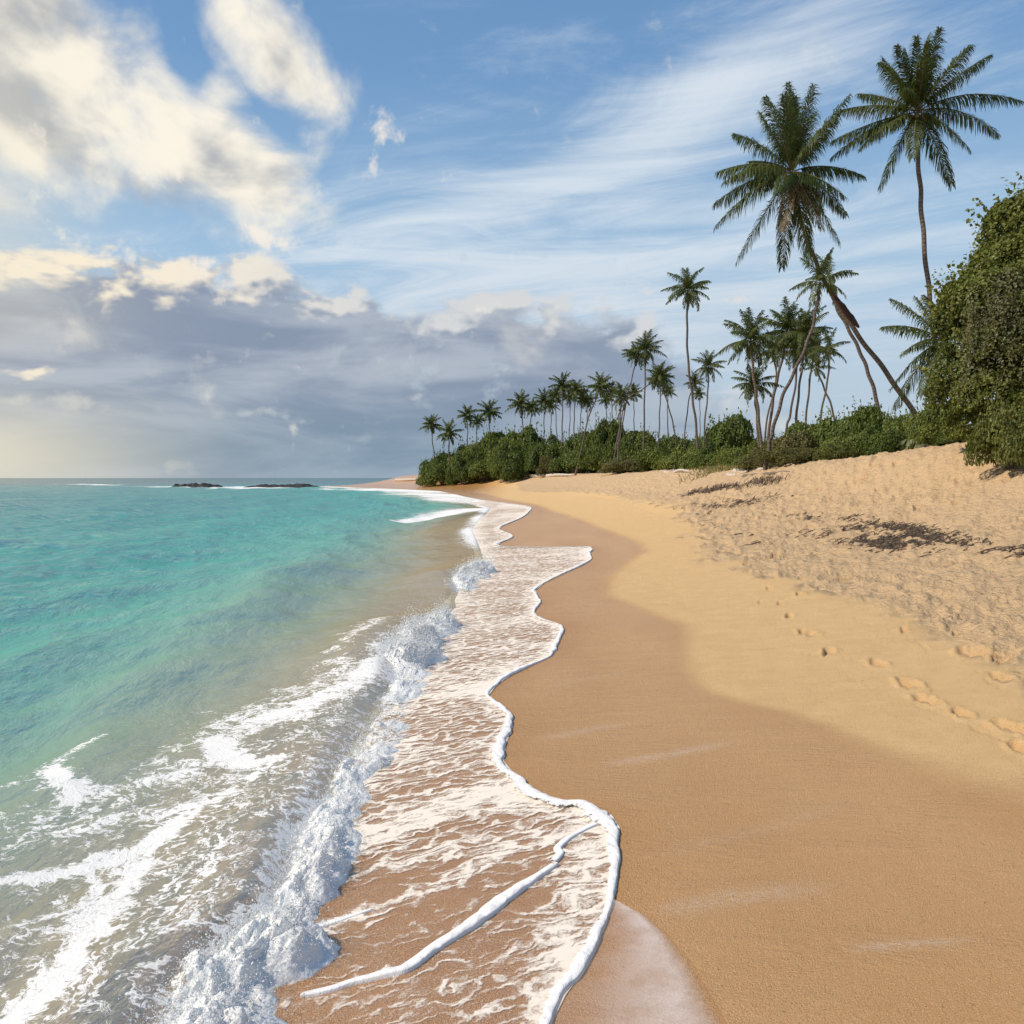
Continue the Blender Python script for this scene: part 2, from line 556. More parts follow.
# thin cracked ledge lines between the prints
for pts in ([(1024, 752), (990, 735), (950, 716), (915, 704), (880, 690), (840, 672)], [(935, 655), (915, 640), (895, 632), (870, 624), (845, 615)], [(870, 664), (840, 657), (815, 655), (800, 652)], [(1010, 695), (985, 678), (965, 662)]):
    ww = [unproj(*p) for p in pts]
    m = (SX > min(p[0] for p in ww) - .3) & (SX < max(p[0] for p in ww) + .3) & (SY > min(p[1] for p in ww) - .3) & (SY < max(p[1] for p in ww) + .3)
    dd, tt = seg_dist(SX[m] + .06 * fbm(SX[m] * 9, SY[m] * 9, 3, 6), SY[m] + .06 * fbm(SX[m] * 9 + 5, SY[m] * 9, 3, 7), ww)
    z[m] += -.012 * np.exp(-(dd / .012) ** 2) * (vnoise(SX[m] * 7, SY[m] * 7, 2) > -.12) * sst(np.abs(tt - .5), .5, .4)
# the hollow left where the water has just scoured beside the breaker
wet = sst(x_wet(SY) - SX + .12 * fbm(SX * 1.5, SY * 1.5, 3, 41), -.08 - .006 * SY - .3 * sst(SY, 5.5, 4), .10 + .007 * SY + .3 * sst(SY, 5.5, 4))
wet = np.where(SY < 1.0, 1.0, wet)
res = np.zeros_like(z)
for pts, wd, st in (([(590, 768), (660, 756), (745, 741)], .05, 1.0), ([(520, 742), (590, 730), (640, 722)], .05, .7), ([(640, 915), (720, 900), (850, 885)], .06, .7), ([(840, 950), (900, 946), (985, 938)], .025, .9), ([(530, 690), (640, 668)], .06, .3), ([(640, 860), (760, 830), (860, 800)], .05, .3)):
    ww = [unproj(*p) for p in pts]
    m = (SX > min(p[0] for p in ww) - .4) & (SX < max(p[0] for p in ww) + .4) & (SY > min(p[1] for p in ww) - .4) & (SY < max(p[1] for p in ww) + .4)
    dd, tt = seg_dist(SX[m], SY[m] + .03 * fbm(SX[m] * 5, SY[m] * 5, 2, 6), ww)
    res[m] = np.maximum(res[m], st * np.exp(-(dd / wd) ** 2) * sst(np.abs(tt - .5), .52, .2))
sv = np.stack([SX, SY, z], -1).reshape(-1, 3)
sf = grid_faces(len(rings), len(angs), True)
apex = len(sv)
sv = np.vstack([sv, [[0, 0, float(ground_base(np.array([0.]), np.array([0.]))[0])]]])
ctri = np.array([[apex, (j + 1) % len(angs), j, j] for j in range(len(angs))])
ex = lambda a: np.append(a.ravel(), a.ravel()[0])
sm, n = mat('beach_sand')
pos = n.t.nodes.new('ShaderNodeNewGeometry').outputs['Position']
A_wet_shade, A_t, A_r, A_d = (n.attr(k).outputs['Fac'] for k in ('wet', 'tramp', 'residue', 'under'))
g1 = n.noise(pos, 210, 2, .7)
g2 = n.noise(pos, 110, 4, .65)
g3 = n.noise(pos, 5, 5, .6)
g4 = n.noise(n.vmul(pos, (1.0, .35, 1)), 1.1, 3, .5)
dry = n.mix(n.lin(g3, .3, .7), (.60, .382, .168), (.66, .438, .205))
dryt = n.mix(n.lin(g2, .3, .7), (.50, .33, .172), (.63, .44, .25))
dryc = n.mix(A_t, dry, dryt)
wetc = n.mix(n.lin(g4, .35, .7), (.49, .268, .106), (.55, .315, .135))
col = n.mix(A_wet_shade, dryc, wetc)  # wet sand colour, also laid into the footprints as painted shade
col = n.mix(A_d, col, n.mix(1.0, col, (.95, .84, .68), 'MULTIPLY'))
grain = n.mix(n.mul(n.ss(g1, .56, .70), .62), col, (.13, .065, .028))
grain = n.mix(n.mul(n.ss(g1, .44, .30), .50), grain, (.80, .66, .48))
grain = n.mix(n.mul(n.ss(n.noise(pos, 60, 2, .5), .70, .76), .8), grain, (.10, .055, .03))
strk = n.noise(n.vmul(pos, (9, 26, 9)), 4, 4, .7)
grain = n.mix(n.mul(n.mul(A_r, n.ss(strk, .38, .62)), .55), grain, (.66, .55, .45))
rip = n.noise(n.vmul(n.n('ShaderNodeVectorRotate', {'rotation_type': 'Z_AXIS'}, Vector=pos, Angle=.32), (3, 17, 3)), 2.2, 6, .65, .5)
hh = n.add(n.mul(g1, 1.0), n.mul(g2, 1.3))
hh = n.add(hh, n.mul(n.noise(pos, 26, 5, .6), n.add(.8, n.mul(A_t, 3.5))))
hh = n.add(hh, n.mul(n.mul(n.noise(pos, 5.5, 5, .6, .4), A_t), 22.0))
hh = n.add(hh, n.mul(n.mul(n.mul(rip, 2.2), n.ss(n.noise(n.vmul(pos, (.8, 2.0, 1)), 1.5, 3, .5), .4, .65)), n.sub(1.0, A_t)))
bmp = n.bump(hh, .008, .9)
rough = n.lin(A_wet_shade, 0, 1, .95, .38)
rough = n.sub(rough, n.mul(n.ss(A_d, 0, 1), .17))
bs = n.n('ShaderNodeBsdfPrincipled', None, Base_Color=grain, Roughness=rough, Normal=bmp)
bs.inputs['Specular IOR Level'].default_value = .32
n.out(bs)
under = sst(x_edge(SY) + .12 - SX + .05 * fbm(SX * 3, SY * 3, 2, 4), -.15 - .03 * SY, .2 + .03 * SY)
sand_me = mesh_np('sand', sv, np.vstack([sf, ctri])[:, ::-1], {'wet': ex(np.maximum(np.maximum(wet, under), foot_shade)), 'tramp': ex(tramp), 'residue': ex(res), 'under': ex(under)})  # 'wet' holds real wetness plus the painted footprint shade
sand = tag(obj('sand', sand_me, sm), 'golden sand beach sloping up from the water', 'beach', kind='structure')

# ================================================================== WATER
wr = [0.9]
while wr[-1] < 400:
    r = wr[-1]
    wr.append(r * (1 + min(.009, max(.0012 * r, .0035))))
wr += list(np.geomspace(405, 40000, 60))
wr = np.array(wr)
wa = np.concatenate([np.arange(-150, -40, 3.), np.arange(-40, -34, .6), np.arange(-34, 8, .12), np.arange(8, 40, 2.)])
WA, WR = np.meshgrid(np.radians(wa), wr)
WX, WY = WR * np.sin(WA), WR * np.cos(WA)
xb = x_break(WY)
sea = xb - WX                            # metres seaward of the breaker line
bed = ground_base(WX, WY)
depth = np.maximum(-bed, 0)
eta = np.zeros_like(WX)
for (ang, lam, amp, ph) in ((-80, 3.1, .045, .3), (-62, 1.7, .024, 1.2), (-95, 5.2, .065, 2.0), (-50, .95, .008, .6), (-110, 1.25, .010, 4.), (-75, 9.5, .07, 1.0), (-88, .62, .005, 2.2)):
    kx, ky = math.sin(R(ang)), math.cos(R(ang))
    phs = (WX * kx + WY * ky) * 2 * math.pi / lam + ph + 5.0 * fbm(WX * .9 / lam, WY * .9 / lam, 3, int(lam * 10))
    cr = 1 - np.abs(np.sin(phs / 2)) * 2
    fade = sst(lam / np.maximum(WR, .1), .007, .03)
    eta += 1.25 * amp * (cr * .6 + np.cos(phs) * .4) * fade * sst(sea, .3, 3.0)
eta += .02 * fbm(WX * 1.6, WY * 2.0, 4, 60) * sst(WR, 60, 20) * sst(sea, .1, 1.5)
# a low swell standing up behind the breaker, and the rise of the breaker itself
hb_t = lambda Y: .72 * np.interp(Y, [1, 2.3, 2.8, 3.1, 3.4, 3.7, 4.1, 4.6, 5.5, 6.6, 7.2, 7.9, 8.8, 9.8, 10.6, 11.5, 13, 14.5, 16, 18, 21, 30],
                           [.2, .22, .22, .22, .15, .20, .23, .13, .11, .10, .15, .36, .42, .30, .08, .03, .14, .34, .24, .06, .02, 0])
wb_t = lambda Y: np.interp(Y, [1, 2.3, 2.8, 3.1, 3.4, 3.7, 4.1, 4.6, 5.5, 6.6, 7.2, 8.0, 9.5, 10.5, 11.5, 13, 14.5, 16, 18],
                           [.56, .56, .52, .46, .28, .32, .40, .30, .40, .36, .40, .62, .58, .25, .10, .30, .75, .5, .1])
hbr, wbr = hb_t(WY), wb_t(WY)
eta += (.28 + .27 * sst(WY, 7, 8.5)) * hbr * np.exp(-((sea - wbr * 1.0 - .1) / (.28 + .25 * sst(WY, 6, 8))) ** 2)
eta += .10 * np.exp(-((sea - 1.5 - .12 * WY) / .5) ** 2) * sst(WY, 22, 12)
wz = eta
dip = sst(sea, .12 + .75 * wbr * sst(hbr, .01, .06), .02)
wz = np.minimum(wz, bed - .03) * dip + wz * (1 - dip)
wz = np.where(WY > 62, eta, wz)

# where foam lies on the water (world polylines with widths in metres)
def foam_env(X, Y, defs):
    E = np.zeros_like(X)
    for pts, wd, st in defs:
        ww = [((px - 512) / F * (H * F / (py - HZ)), H * F / (py - HZ)) for px, py in pts]
        r_ = max(wd) * 3
        m = (X > min(p[0] for p in ww) - r_) & (X < max(p[0] for p in ww) + r_) & (Y > min(p[1] for p in ww) - r_) & (Y < max(p[1] for p in ww) + r_)
        if not m.any():
            continue
        k = 1.6 / max(wd)
        wxx = X[m] + .5 * max(wd) * fbm(X[m] * k, Y[m] * k, 3, 5) * 2
        wyy = Y[m] + .5 * max(wd) * fbm(X[m] * k + 7, Y[m] * k, 3, 6) * 2
        dd, tt = seg_dist(wxx, wyy, ww)
        wl = np.interp(tt, np.linspace(0, 1, len(wd)), wd)
        E[m] = np.maximum(E[m], st * np.exp(-(dd / wl) ** 2))
    return E


WF = [([(-40, 895), (30, 878), (82, 866), (135, 850), (172, 823), (197, 807)], (.06, .10, .12, .05), .98),
      ([(197, 807), (150, 842), (123, 890), (94, 913), (76, 950), (60, 985), (30, 1015), (-20, 1060)], (.05, .12, .14, .12, .10), .98),
      ([(82, 866), (100, 890), (85, 905), (45, 915), (20, 925)], (.05, .05, .04), .75),
      ([(49, 770), (60, 780), (80, 793), (70, 800)], (.10, .13, .12), 1.0), ([(102, 729), (75, 745), (46, 768)], (.04, .06, .08), .75),
      ([(80, 793), (140, 780), (190, 765), (230, 745)], (.12, .18, .2), .72),
      ([(210, 735), (225, 750), (250, 765), (283, 757)], (.14, .17, .05), 1.0), ([(283, 757), (240, 785), (200, 800), (150, 815)], (.04, .12, .16), .85),
      ([(246, 720), (290, 708), (330, 695), (370, 672), (395, 650)], (.15, .25, .28, .25, .2), .92), ([(225, 740), (260, 722), (300, 714)], (.12, .2, .15), .75),
      ([(150, 760), (230, 718), (300, 690), (350, 668)], (.14, .3, .3), .62), ([(330, 660), (360, 640), (385, 622)], (.1, .2, .25), .6),
      ([(60, 835), (110, 815), (160, 805)], (.08, .14, .1), .72), ([(120, 870), (170, 860), (215, 840)], (.06, .1, .05), .66), ([(0, 935), (60, 930), (130, 920)], (.07, .07, .05), .6),
      ([(150, 950), (190, 890), (225, 850)], (.07, .1, .08), .62), ([(40, 820), (20, 850), (0, 860)], (.1, .12), .55),
      ([(0, 645), (30, 643), (50, 640)], (.03, .05), .5), ([(200, 705), (215, 703)], (.04, .04), .6), ([(5, 785), (30, 780)], (.06, .06), .6),
      ([(190, 798), (240, 815), (300, 790)], (.08, .1, .1), .45)]
E = foam_env(WX, WY, WF)
streak = foam_env(WX, WY, [([(100, 990), (180, 860), (260, 760), (330, 700)], (.55, .75, .7), .5), ([(-60, 860), (80, 820), (220, 760)], (.5, .5), .46)])
E = np.maximum(E, streak * .95)
# foam on the seaward back of the breaker, thinning seaward
E = np.maximum(E, 1.15 * sst(sea, .62 * wbr + .34, .2 * wbr) * sst(hbr, .06, .12) * (WY < 22))
E = np.maximum(E, .45 * sst(sea, 1.0, .3) * (WY < 9))
# broken water along the far shore, the spilling line off the beach and the surf on the reef
farE = (.62 + .9 * fbm(WX * .35, WY * .12, 3, 33)) * sst(sea, .3, -.9) * (WY > 21)
farE = np.maximum(farE, (.62 + .9 * fbm(WX * .2, WY * .1, 3, 34)) * sst(sea, 3.0, .5) * sst(WY, 38, 60))
E = np.maximum(E, farE)
E = np.maximum(E, (.95 + 1.1 * fbm(WX * .8, WY * .3, 3, 44)) * sst(sea, 1.0, .05) * sst(WY, 16, 22) * sst(WY, 75, 60))
sp = [((px - 512) / F * (1440 / (py - HZ)), 1440 / (py - HZ)) for px, py in ((395, 519.5), (420, 516), (450, 511.5), (480, 509))]
dd, tt = seg_dist(WX, WY + .8 * fbm(WX * .5, WY * .3, 2, 3), sp)
E = np.maximum(E, 1.15 * np.exp(-(dd / np.interp(tt, [0, .5, 1], [.35, .9, 1.6])) ** 2))
for pts, wd in (([(115, 486.3), (170, 486.6), (215, 487.2), (250, 487.5), (330, 486.6), (380, 487.5), (440, 489)], 7), ([(330, 488.6), (380, 489.8), (440, 491.5)], 7.0), ([(230, 488.0), (245, 488.2)], 8), ([(60, 484), (110, 485)], 4), ([(395, 493), (450, 495), (500, 498.5)], 4.0)):
    ww = [((px - 512) / F * (1440 / (py - HZ)), 1440 / (py - HZ)) for px, py in pts]
    dd, tt = seg_dist(WX, WY + 5 * fbm(WX * .12, WY * .08, 2, 13), ww)
    E = np.maximum(E, 1.12 * np.exp(-(dd / wd) ** 2) * sst(tt, -.05, .25))
keep = (bed < .25) | (WX < x_shore(WY) + 1)
wv = np.stack([WX, WY, wz], -1).reshape(-1, 3)
wfc = grid_faces(len(wr), len(wa))
kf = keep.ravel()[wfc].all(1)
wat, n = mat('sea_water')
pos = n.t.nodes.new('ShaderNodeNewGeometry').outputs['Position']
A_dep, A_e = n.attr('depth').outputs['Fac'], n.attr('foam').outputs['Fac']
dep = n.add(A_dep, n.mul(n.sub(n.noise(n.vmul(pos, (.5, .2, 0)), .5, 4, .6), .5), n.mul(A_dep, .5)))
wcol = n.ramp(n.m('POWER', n.m('DIVIDE', dep, 16.0, clamp=True), .4), [(0.0, (.50, .40, .22)), (.16, (.44, .39, .22)), (.215, (.26, .36, .24)), (.28, (.115, .35, .265)), (.37, (.040, .32, .262)), (.52, (.018, .225, .195)), (.72, (.016, .145, .140)), (1.0, (.030, .115, .118))])
alpha = n.sub(1.0, n.m('EXPONENT', n.mul(dep, -4.2)))
alpha = n.m('MAXIMUM', alpha, .42)
wv_n = n.noise(n.vmul(pos, (1.0, .6, 1)), 6.0, 7, .66, .5)
wv_f = n.noise(n.vmul(pos, (1.0, .5, 1)), 1.7, 6, .66, .4)
wv_l = n.noise(n.vmul(pos, (1.0, .5, 1)), .22, 5, .62, .3)
hgt = n.add(n.mul(wv_n, .075), n.add(n.mul(wv_f, .30), n.mul(wv_l, 1.1)))
bmp = n.bump(hgt, n.lin(A_dep, .15, 1.2, .20, .8), .75)
diff = n.n('ShaderNodeBsdfDiffuse', None, Color=wcol, Normal=bmp)
tra = n.n('ShaderNodeBsdfTransparent', None, Color=(.96, .94, .80))
body = n.n('ShaderNodeMixShader', None, i0=alpha, i1=tra.outputs[0], i2=diff.outputs[0])
gl = n.n('ShaderNodeBsdfGlossy', None, Color=(1, 1, 1), Roughness=.06, Normal=bmp)
fr = n.n('ShaderNodeFresnel', None, IOR=1.333, Normal=n.bump(hgt, .25, .5))
surf = n.n('ShaderNodeMixShader', None, i0=n.m('MULTIPLY', fr.outputs[0], n.lin(A_dep, .2, 4.0, .30, .55), clamp=True), i1=body.outputs[0], i2=gl.outputs[0])
# lacy foam: cell walls and torn streaks
wp = n.n('ShaderNodeVectorMath', {'operation': 'ADD'}, i0=pos, i1=n.n('ShaderNodeVectorMath', {'operation': 'SCALE'}, i0=n.n('ShaderNodeVectorMath', {'operation': 'SUBTRACT'}, i0=n.noise(pos, 3.0, 4, .6, 0, 1), i1=(.5, .5, .5)), Scale=.5)).outputs[0]
wp = n.vmul(n.n('ShaderNodeVectorRotate', {'rotation_type': 'Z_AXIS'}, Vector=wp, Angle=-.5).outputs[0], (1.0, .55, 1.0))
vo = n.n('ShaderNodeTexVoronoi', {'feature': 'DISTANCE_TO_EDGE', 'voronoi_dimensions': '2D'}, Vector=wp, Scale=8.0).outputs[0]
vo2 = n.n('ShaderNodeTexVoronoi', {'feature': 'DISTANCE_TO_EDGE', 'voronoi_dimensions': '2D'}, Vector=wp, Scale=26.0).outputs[0]
rdg = n.ss(n.m('ABSOLUTE', n.sub(n.noise(n.vmul(wp, (1.0, 1.5, 1)), 5.5, 6, .62, .9), .5)), .075, .0)
rdg2 = n.ss(n.m('ABSOLUTE', n.sub(n.noise(n.vmul(wp, (1.0, 1.6, 1)), 14, 5, .62, .9), .5)), .09, .0)
brk = n.ss(n.noise(pos, 2.3, 4, .6), .34, .6)
lace = n.add(n.mul(n.mul(n.ss(vo, .16, .0), brk), .22), n.add(n.mul(rdg, .36), n.mul(rdg2, .22)))
lace = n.add(lace, n.mul(n.lin(n.noise(wp, 19, 7, .70, .8), .28, .72), .52))
fm = n.ss(n.add(lace, n.mul(A_e, 1.05)), 1.0, 1.36)
fb = n.bump(n.add(lace, n.mul(n.noise(pos, 70, 4, .6), .4)), .007, .6)
fc = n.n('ShaderNodeBsdfDiffuse', None, Color=(.80, .79, .76), Normal=fb)
fin = n.n('ShaderNodeMixShader', None, i0=fm, i1=surf.outputs[0], i2=fc.outputs[0])
n.out(fin)
wme = mesh_np('water', wv, wfc[kf][:, ::-1], {'depth': depth.ravel(), 'foam': E.ravel()})
water = tag(obj('water', wme, wat), 'turquoise sea reaching from the shore to the horizon', 'sea', kind='structure')

# ================================================================== SWASH (thin sheet of spent water running up the sand)
sw_y = [2.0]
while sw_y[-1] < 60:
    r = sw_y[-1]
    sw_y.append(r * (1 + min(.008, max(.0011 * r, .0025))))
sw_y = np.array(sw_y)
T = np.linspace(0, 1, 150) ** .8
SY2, TT = np.meshgrid(sw_y, T, indexing='ij')
x0 = x_break(SY2) - .25
x1 = np.maximum(x_edge(SY2), x0 + .02)
SX2 = x0 + (x1 - x0) * TT
g = ground_base(SX2, SY2) + .03 * fbm(SX2 * .45, SY2 * .3, 3, 21) * sst(SX2 - x_shore(SY2), .5, 3)
g += .004 * fbm(SX2 * 1.2 + SY2 * .3, SY2 * 4.5 - SX2 * 1.4, 3, 23) * sst(SX2 - x_shore(SY2), .2, 1) * sst(SY2, 25, 6)
thick = .0028 + .0005 * SY2 + .006 * sst(TT, .25, 0)
Z2 = g + thick
# more foam towards mid-distance and under the leading edge, bare film low in the frame
py2 = HZ + 1440 / SY2
bare = np.interp(py2, [480, 540, 600, 700, 770, 820, 860, 900, 1100], [.95, .88, .85, .82, .77, .68, .54, .42, .46])
dedge = (x1 - SX2)
E2 = bare + .30 * np.exp(-(dedge / (.07 + .006 * SY2)) ** 2) + .22 * np.exp(-((SX2 - x0) / .35) ** 2) * sst(SY2, 3.2, 5) + .30 * fbm(SX2 * 1.1, SY2 * 2.2, 2, 81) + .6 * fbm(SX2 * .7, SY2 * .16, 3, 83) * sst(SY2, 13, 24)
# bands of whiter foam crossing the sheet
E2 += foam_env(SX2, SY2, [([(350, 830), (430, 800), (500, 790), (560, 803), (600, 820)], (.10, .16, .16), .30), ([(290, 930), (350, 905), (420, 885), (500, 850), (580, 830)], (.05, .07, .06), .42), ([(320, 870), (420, 850), (500, 840), (570, 832)], (.05, .1, .07), .28), ([(440, 690), (510, 682)], (.15, .2), .35), ([(540, 985), (570, 900), (590, 850)], (.12, .14, .1), .42), ([(300, 985), (400, 990), (520, 1000)], (.2, .25, .2), .16), ([(320, 850), (380, 830), (430, 815)], (.05, .08), .3)])
swm, n = mat('swash_film')
pos = n.t.nodes.new('ShaderNodeNewGeometry').outputs['Position']
A_e = n.attr('foam').outputs['Fac']
A_f = n.attr('tip').outputs['Fac']
rot = n.n('ShaderNodeVectorRotate', {'rotation_type': 'Z_AXIS'}, Vector=pos, Angle=-.42).outputs[0]
wp = n.n('ShaderNodeVectorMath', {'operation': 'ADD'}, i0=rot, i1=n.n('ShaderNodeVectorMath', {'operation': 'SCALE'}, i0=n.n('ShaderNodeVectorMath', {'operation': 'SUBTRACT'}, i0=n.noise(rot, 5.0, 4, .6, 0, 1), i1=(.5, .5, .5)), Scale=.22)).outputs[0]
s1 = n.noise(n.vmul(wp, (3.2, 13, 1)), 1.0, 7, .66, .3)
s2 = n.noise(n.vmul(wp, (11, 32, 1)), 1.0, 5, .62, .3)
vo = n.n('ShaderNodeTexVoronoi', {'feature': 'DISTANCE_TO_EDGE', 'voronoi_dimensions': '2D'}, Vector=n.vmul(wp, (5, 14, 1)), Scale=1.0).outputs[0]
lace = n.add(n.mul(n.lin(s1, .28, .72), .55), n.add(n.mul(n.lin(s2, .28, .72), .38), n.mul(n.ss(vo, .22, .0), .26)))
fine = n.noise(rot, 75, 4, .7)
fm = n.mul(n.ss(n.add(n.add(lace, n.mul(n.sub(fine, .5), .5)), n.mul(A_e, .85)), 1.06, 1.48), .93)
film = n.mul(n.ss(n.add(lace, A_e), .75, 1.3), .045)
speck = n.mul(n.ss(n.noise(pos, 130, 3, .6), .56, .70), n.mul(n.ss(n.noise(rot, 5, 4, .6), .40, .62), .55))
film = n.m('MAXIMUM', film, speck)
fm = n.m('MAXIMUM', fm, film)
fb = n.bump(n.add(lace, n.mul(n.noise(pos, 90, 4, .6), .25)), .002, .5)
tra = n.n('ShaderNodeBsdfTransparent', None, Color=(.97, .95, .92))
gl = n.n('ShaderNodeBsdfGlossy', None, Color=(1, 1, 1), Roughness=.12, Normal=n.bump(s1, .02, .4))
fr = n.n('ShaderNodeFresnel', None, IOR=1.33)
sh = n.n('ShaderNodeMixShader', None, i0=n.mul(fr.outputs[0], .09), i1=tra.outputs[0], i2=gl.outputs[0])
fc = n.n('ShaderNodeBsdfDiffuse', None, Color=(.82, .735, .63), Normal=fb)
n.out(n.n('ShaderNodeMixShader', None, i0=fm, i1=sh.outputs[0], i2=fc.outputs[0]))
swme = mesh_np('shallow_water', np.stack([SX2, SY2, Z2], -1).reshape(-1, 3), grid_faces(len(sw_y), len(T))[:, ::-1], {'foam': E2.ravel(), 'tip': TT.ravel()})
tag(obj('shallow_water', swme, swm), 'thin lacy sheet of wave water running up the sand', 'water', kind='structure')


# thin bubbly film spread beyond the foam rim, bottom centre
fy = np.linspace(1.9, 3.46, 160)
fout = [(748, 1060), (735, 1040), (722, 1018), (706, 988), (690, 962), (667, 935), (645, 917), (622, 905), (612, 901)]
fo = np.array([unproj(*p)[:2] for p in fout])
FX1 = np.interp(fy, fo[:, 1], fo[:, 0])
FX0 = x_edge(fy) - .02
FX1 = np.maximum(FX1, FX0 + .001)
tt_ = np.linspace(0, 1, 60)
FX = FX0[:, None] + (FX1 - FX0)[:, None] * tt_[None]
FY = np.repeat(fy[:, None], 60, 1)
FZ = ground_base(FX, FY) + .007 + .004 * sst(1 - np.repeat(tt_[None], 160, 0), 0, .06) + .004 * fbm(FX * 1.2 + FY * .3, FY * 4.5 - FX * 1.4, 3, 23) * sst(FX - x_shore(FY), .2, 1)
flm, n = mat('bubble_film')
pos = n.t.nodes.new('ShaderNodeNewGeometry').outputs['Position']
A_t = n.attr('tip').outputs['Fac']
bub = n.noise(pos, 160, 3, .6)
fa = n.mul(n.lin(bub, .25, .75, .7, 1.1), n.add(.12, n.mul(n.ss(A_t, .05, .97), .50)))
fa = n.mul(fa, n.ss(n.add(A_t, n.mul(n.sub(n.noise(pos, 30, 3, .6), .5), .06)), 1.0, .78))
fa = n.mul(fa, n.add(.75, n.mul(n.ss(n.noise(pos, 7, 4, .6), .35, .6), .35)))
tra = n.n('ShaderNodeBsdfTransparent', None, Color=(.95, .92, .9))
fc = n.n('ShaderNodeBsdfPrincipled', None, Base_Color=(.82, .72, .66), Roughness=.4, Normal=n.bump(bub, .004, .6))
n.out(n.n('ShaderNodeMixShader', None, i0=fa, i1=tra.outputs[0], i2=fc.outputs[0]))
tag(obj('water_film', mesh_np('water_film', np.stack([FX, FY, FZ], -1).reshape(-1, 3), grid_faces(160, 60)[:, ::-1], {'tip': np.repeat(tt_[None], 160, 0).ravel()}), flm), 'thin film of bubbles soaking into the sand beyond the foam rim', 'water', kind='structure')

# ================================================================== FOAM
fmat, n = mat('sea_foam')
pos = n.t.nodes.new('ShaderNodeNewGeometry').outputs['Position']
A_k = n.attr('solid').outputs['Fac']
b1 = n.noise(pos, 38, 6, .68)
b2 = n.n('ShaderNodeTexVoronoi', {'feature': 'F1'}, Vector=pos, Scale=85.0).outputs[0]
nb_ = n.bump(n.add(b1, n.mul(b2, .5)), .008, .6)
fcol = n.mix(n.ss(n.noise(pos, 9, 4, .6), .35, .65), (.86, .88, .885), (.92, .915, .90))
p1 = n.n('ShaderNodeBsdfPrincipled', None, Base_Color=fcol, Roughness=.5, Normal=nb_)
p1.inputs['Subsurface Weight'].default_value = .25
p1.inputs['Subsurface Radius'].default_value = (1, 1, 1)
p1.inputs['Subsurface Scale'].default_value = .012
p2 = n.n('ShaderNodeBsdfTranslucent', None, Color=(.80, .86, .87), Normal=nb_)
ps = n.n('ShaderNodeMixShader', None, i0=.25, i1=p1.outputs[0], i2=p2.outputs[0])
hole = n.ss(n.add(A_k, n.mul(n.sub(n.noise(pos, 26, 6, .7, .5), .5), 1.5)), .30, .52)
n.out(n.n('ShaderNodeMixShader', None, i0=hole, i1=n.n('ShaderNodeBsdfTransparent', None, Color=(1, 1, 1)).outputs[0], i2=ps.outputs[0]))

rim_mat, n = mat('rim_foam')
pos = n.t.nodes.new('ShaderNodeNewGeometry').outputs['Position']
A_k = n.attr('solid').outputs['Fac']
b1 = n.noise(pos, 60, 5, .6)
b2 = n.n('ShaderNodeTexVoronoi', {'feature': 'F1'}, Vector=pos, Scale=150.0).outputs[0]
nb_ = n.bump(n.add(b1, n.mul(b2, .6)), .003, .6)
p1 = n.n('ShaderNodeBsdfPrincipled', None, Base_Color=(.80, .775, .75), Roughness=.55, Normal=nb_)
hole = n.ss(n.add(A_k, n.mul(n.sub(n.noise(pos, 45, 5, .65, .4), .5), 1.6)), .28, .55)
n.out(n.n('ShaderNodeMixShader', None, i0=hole, i1=n.n('ShaderNodeBsdfTransparent', None, Color=(1, 1, 1)).outputs[0], i2=p1.outputs[0]))


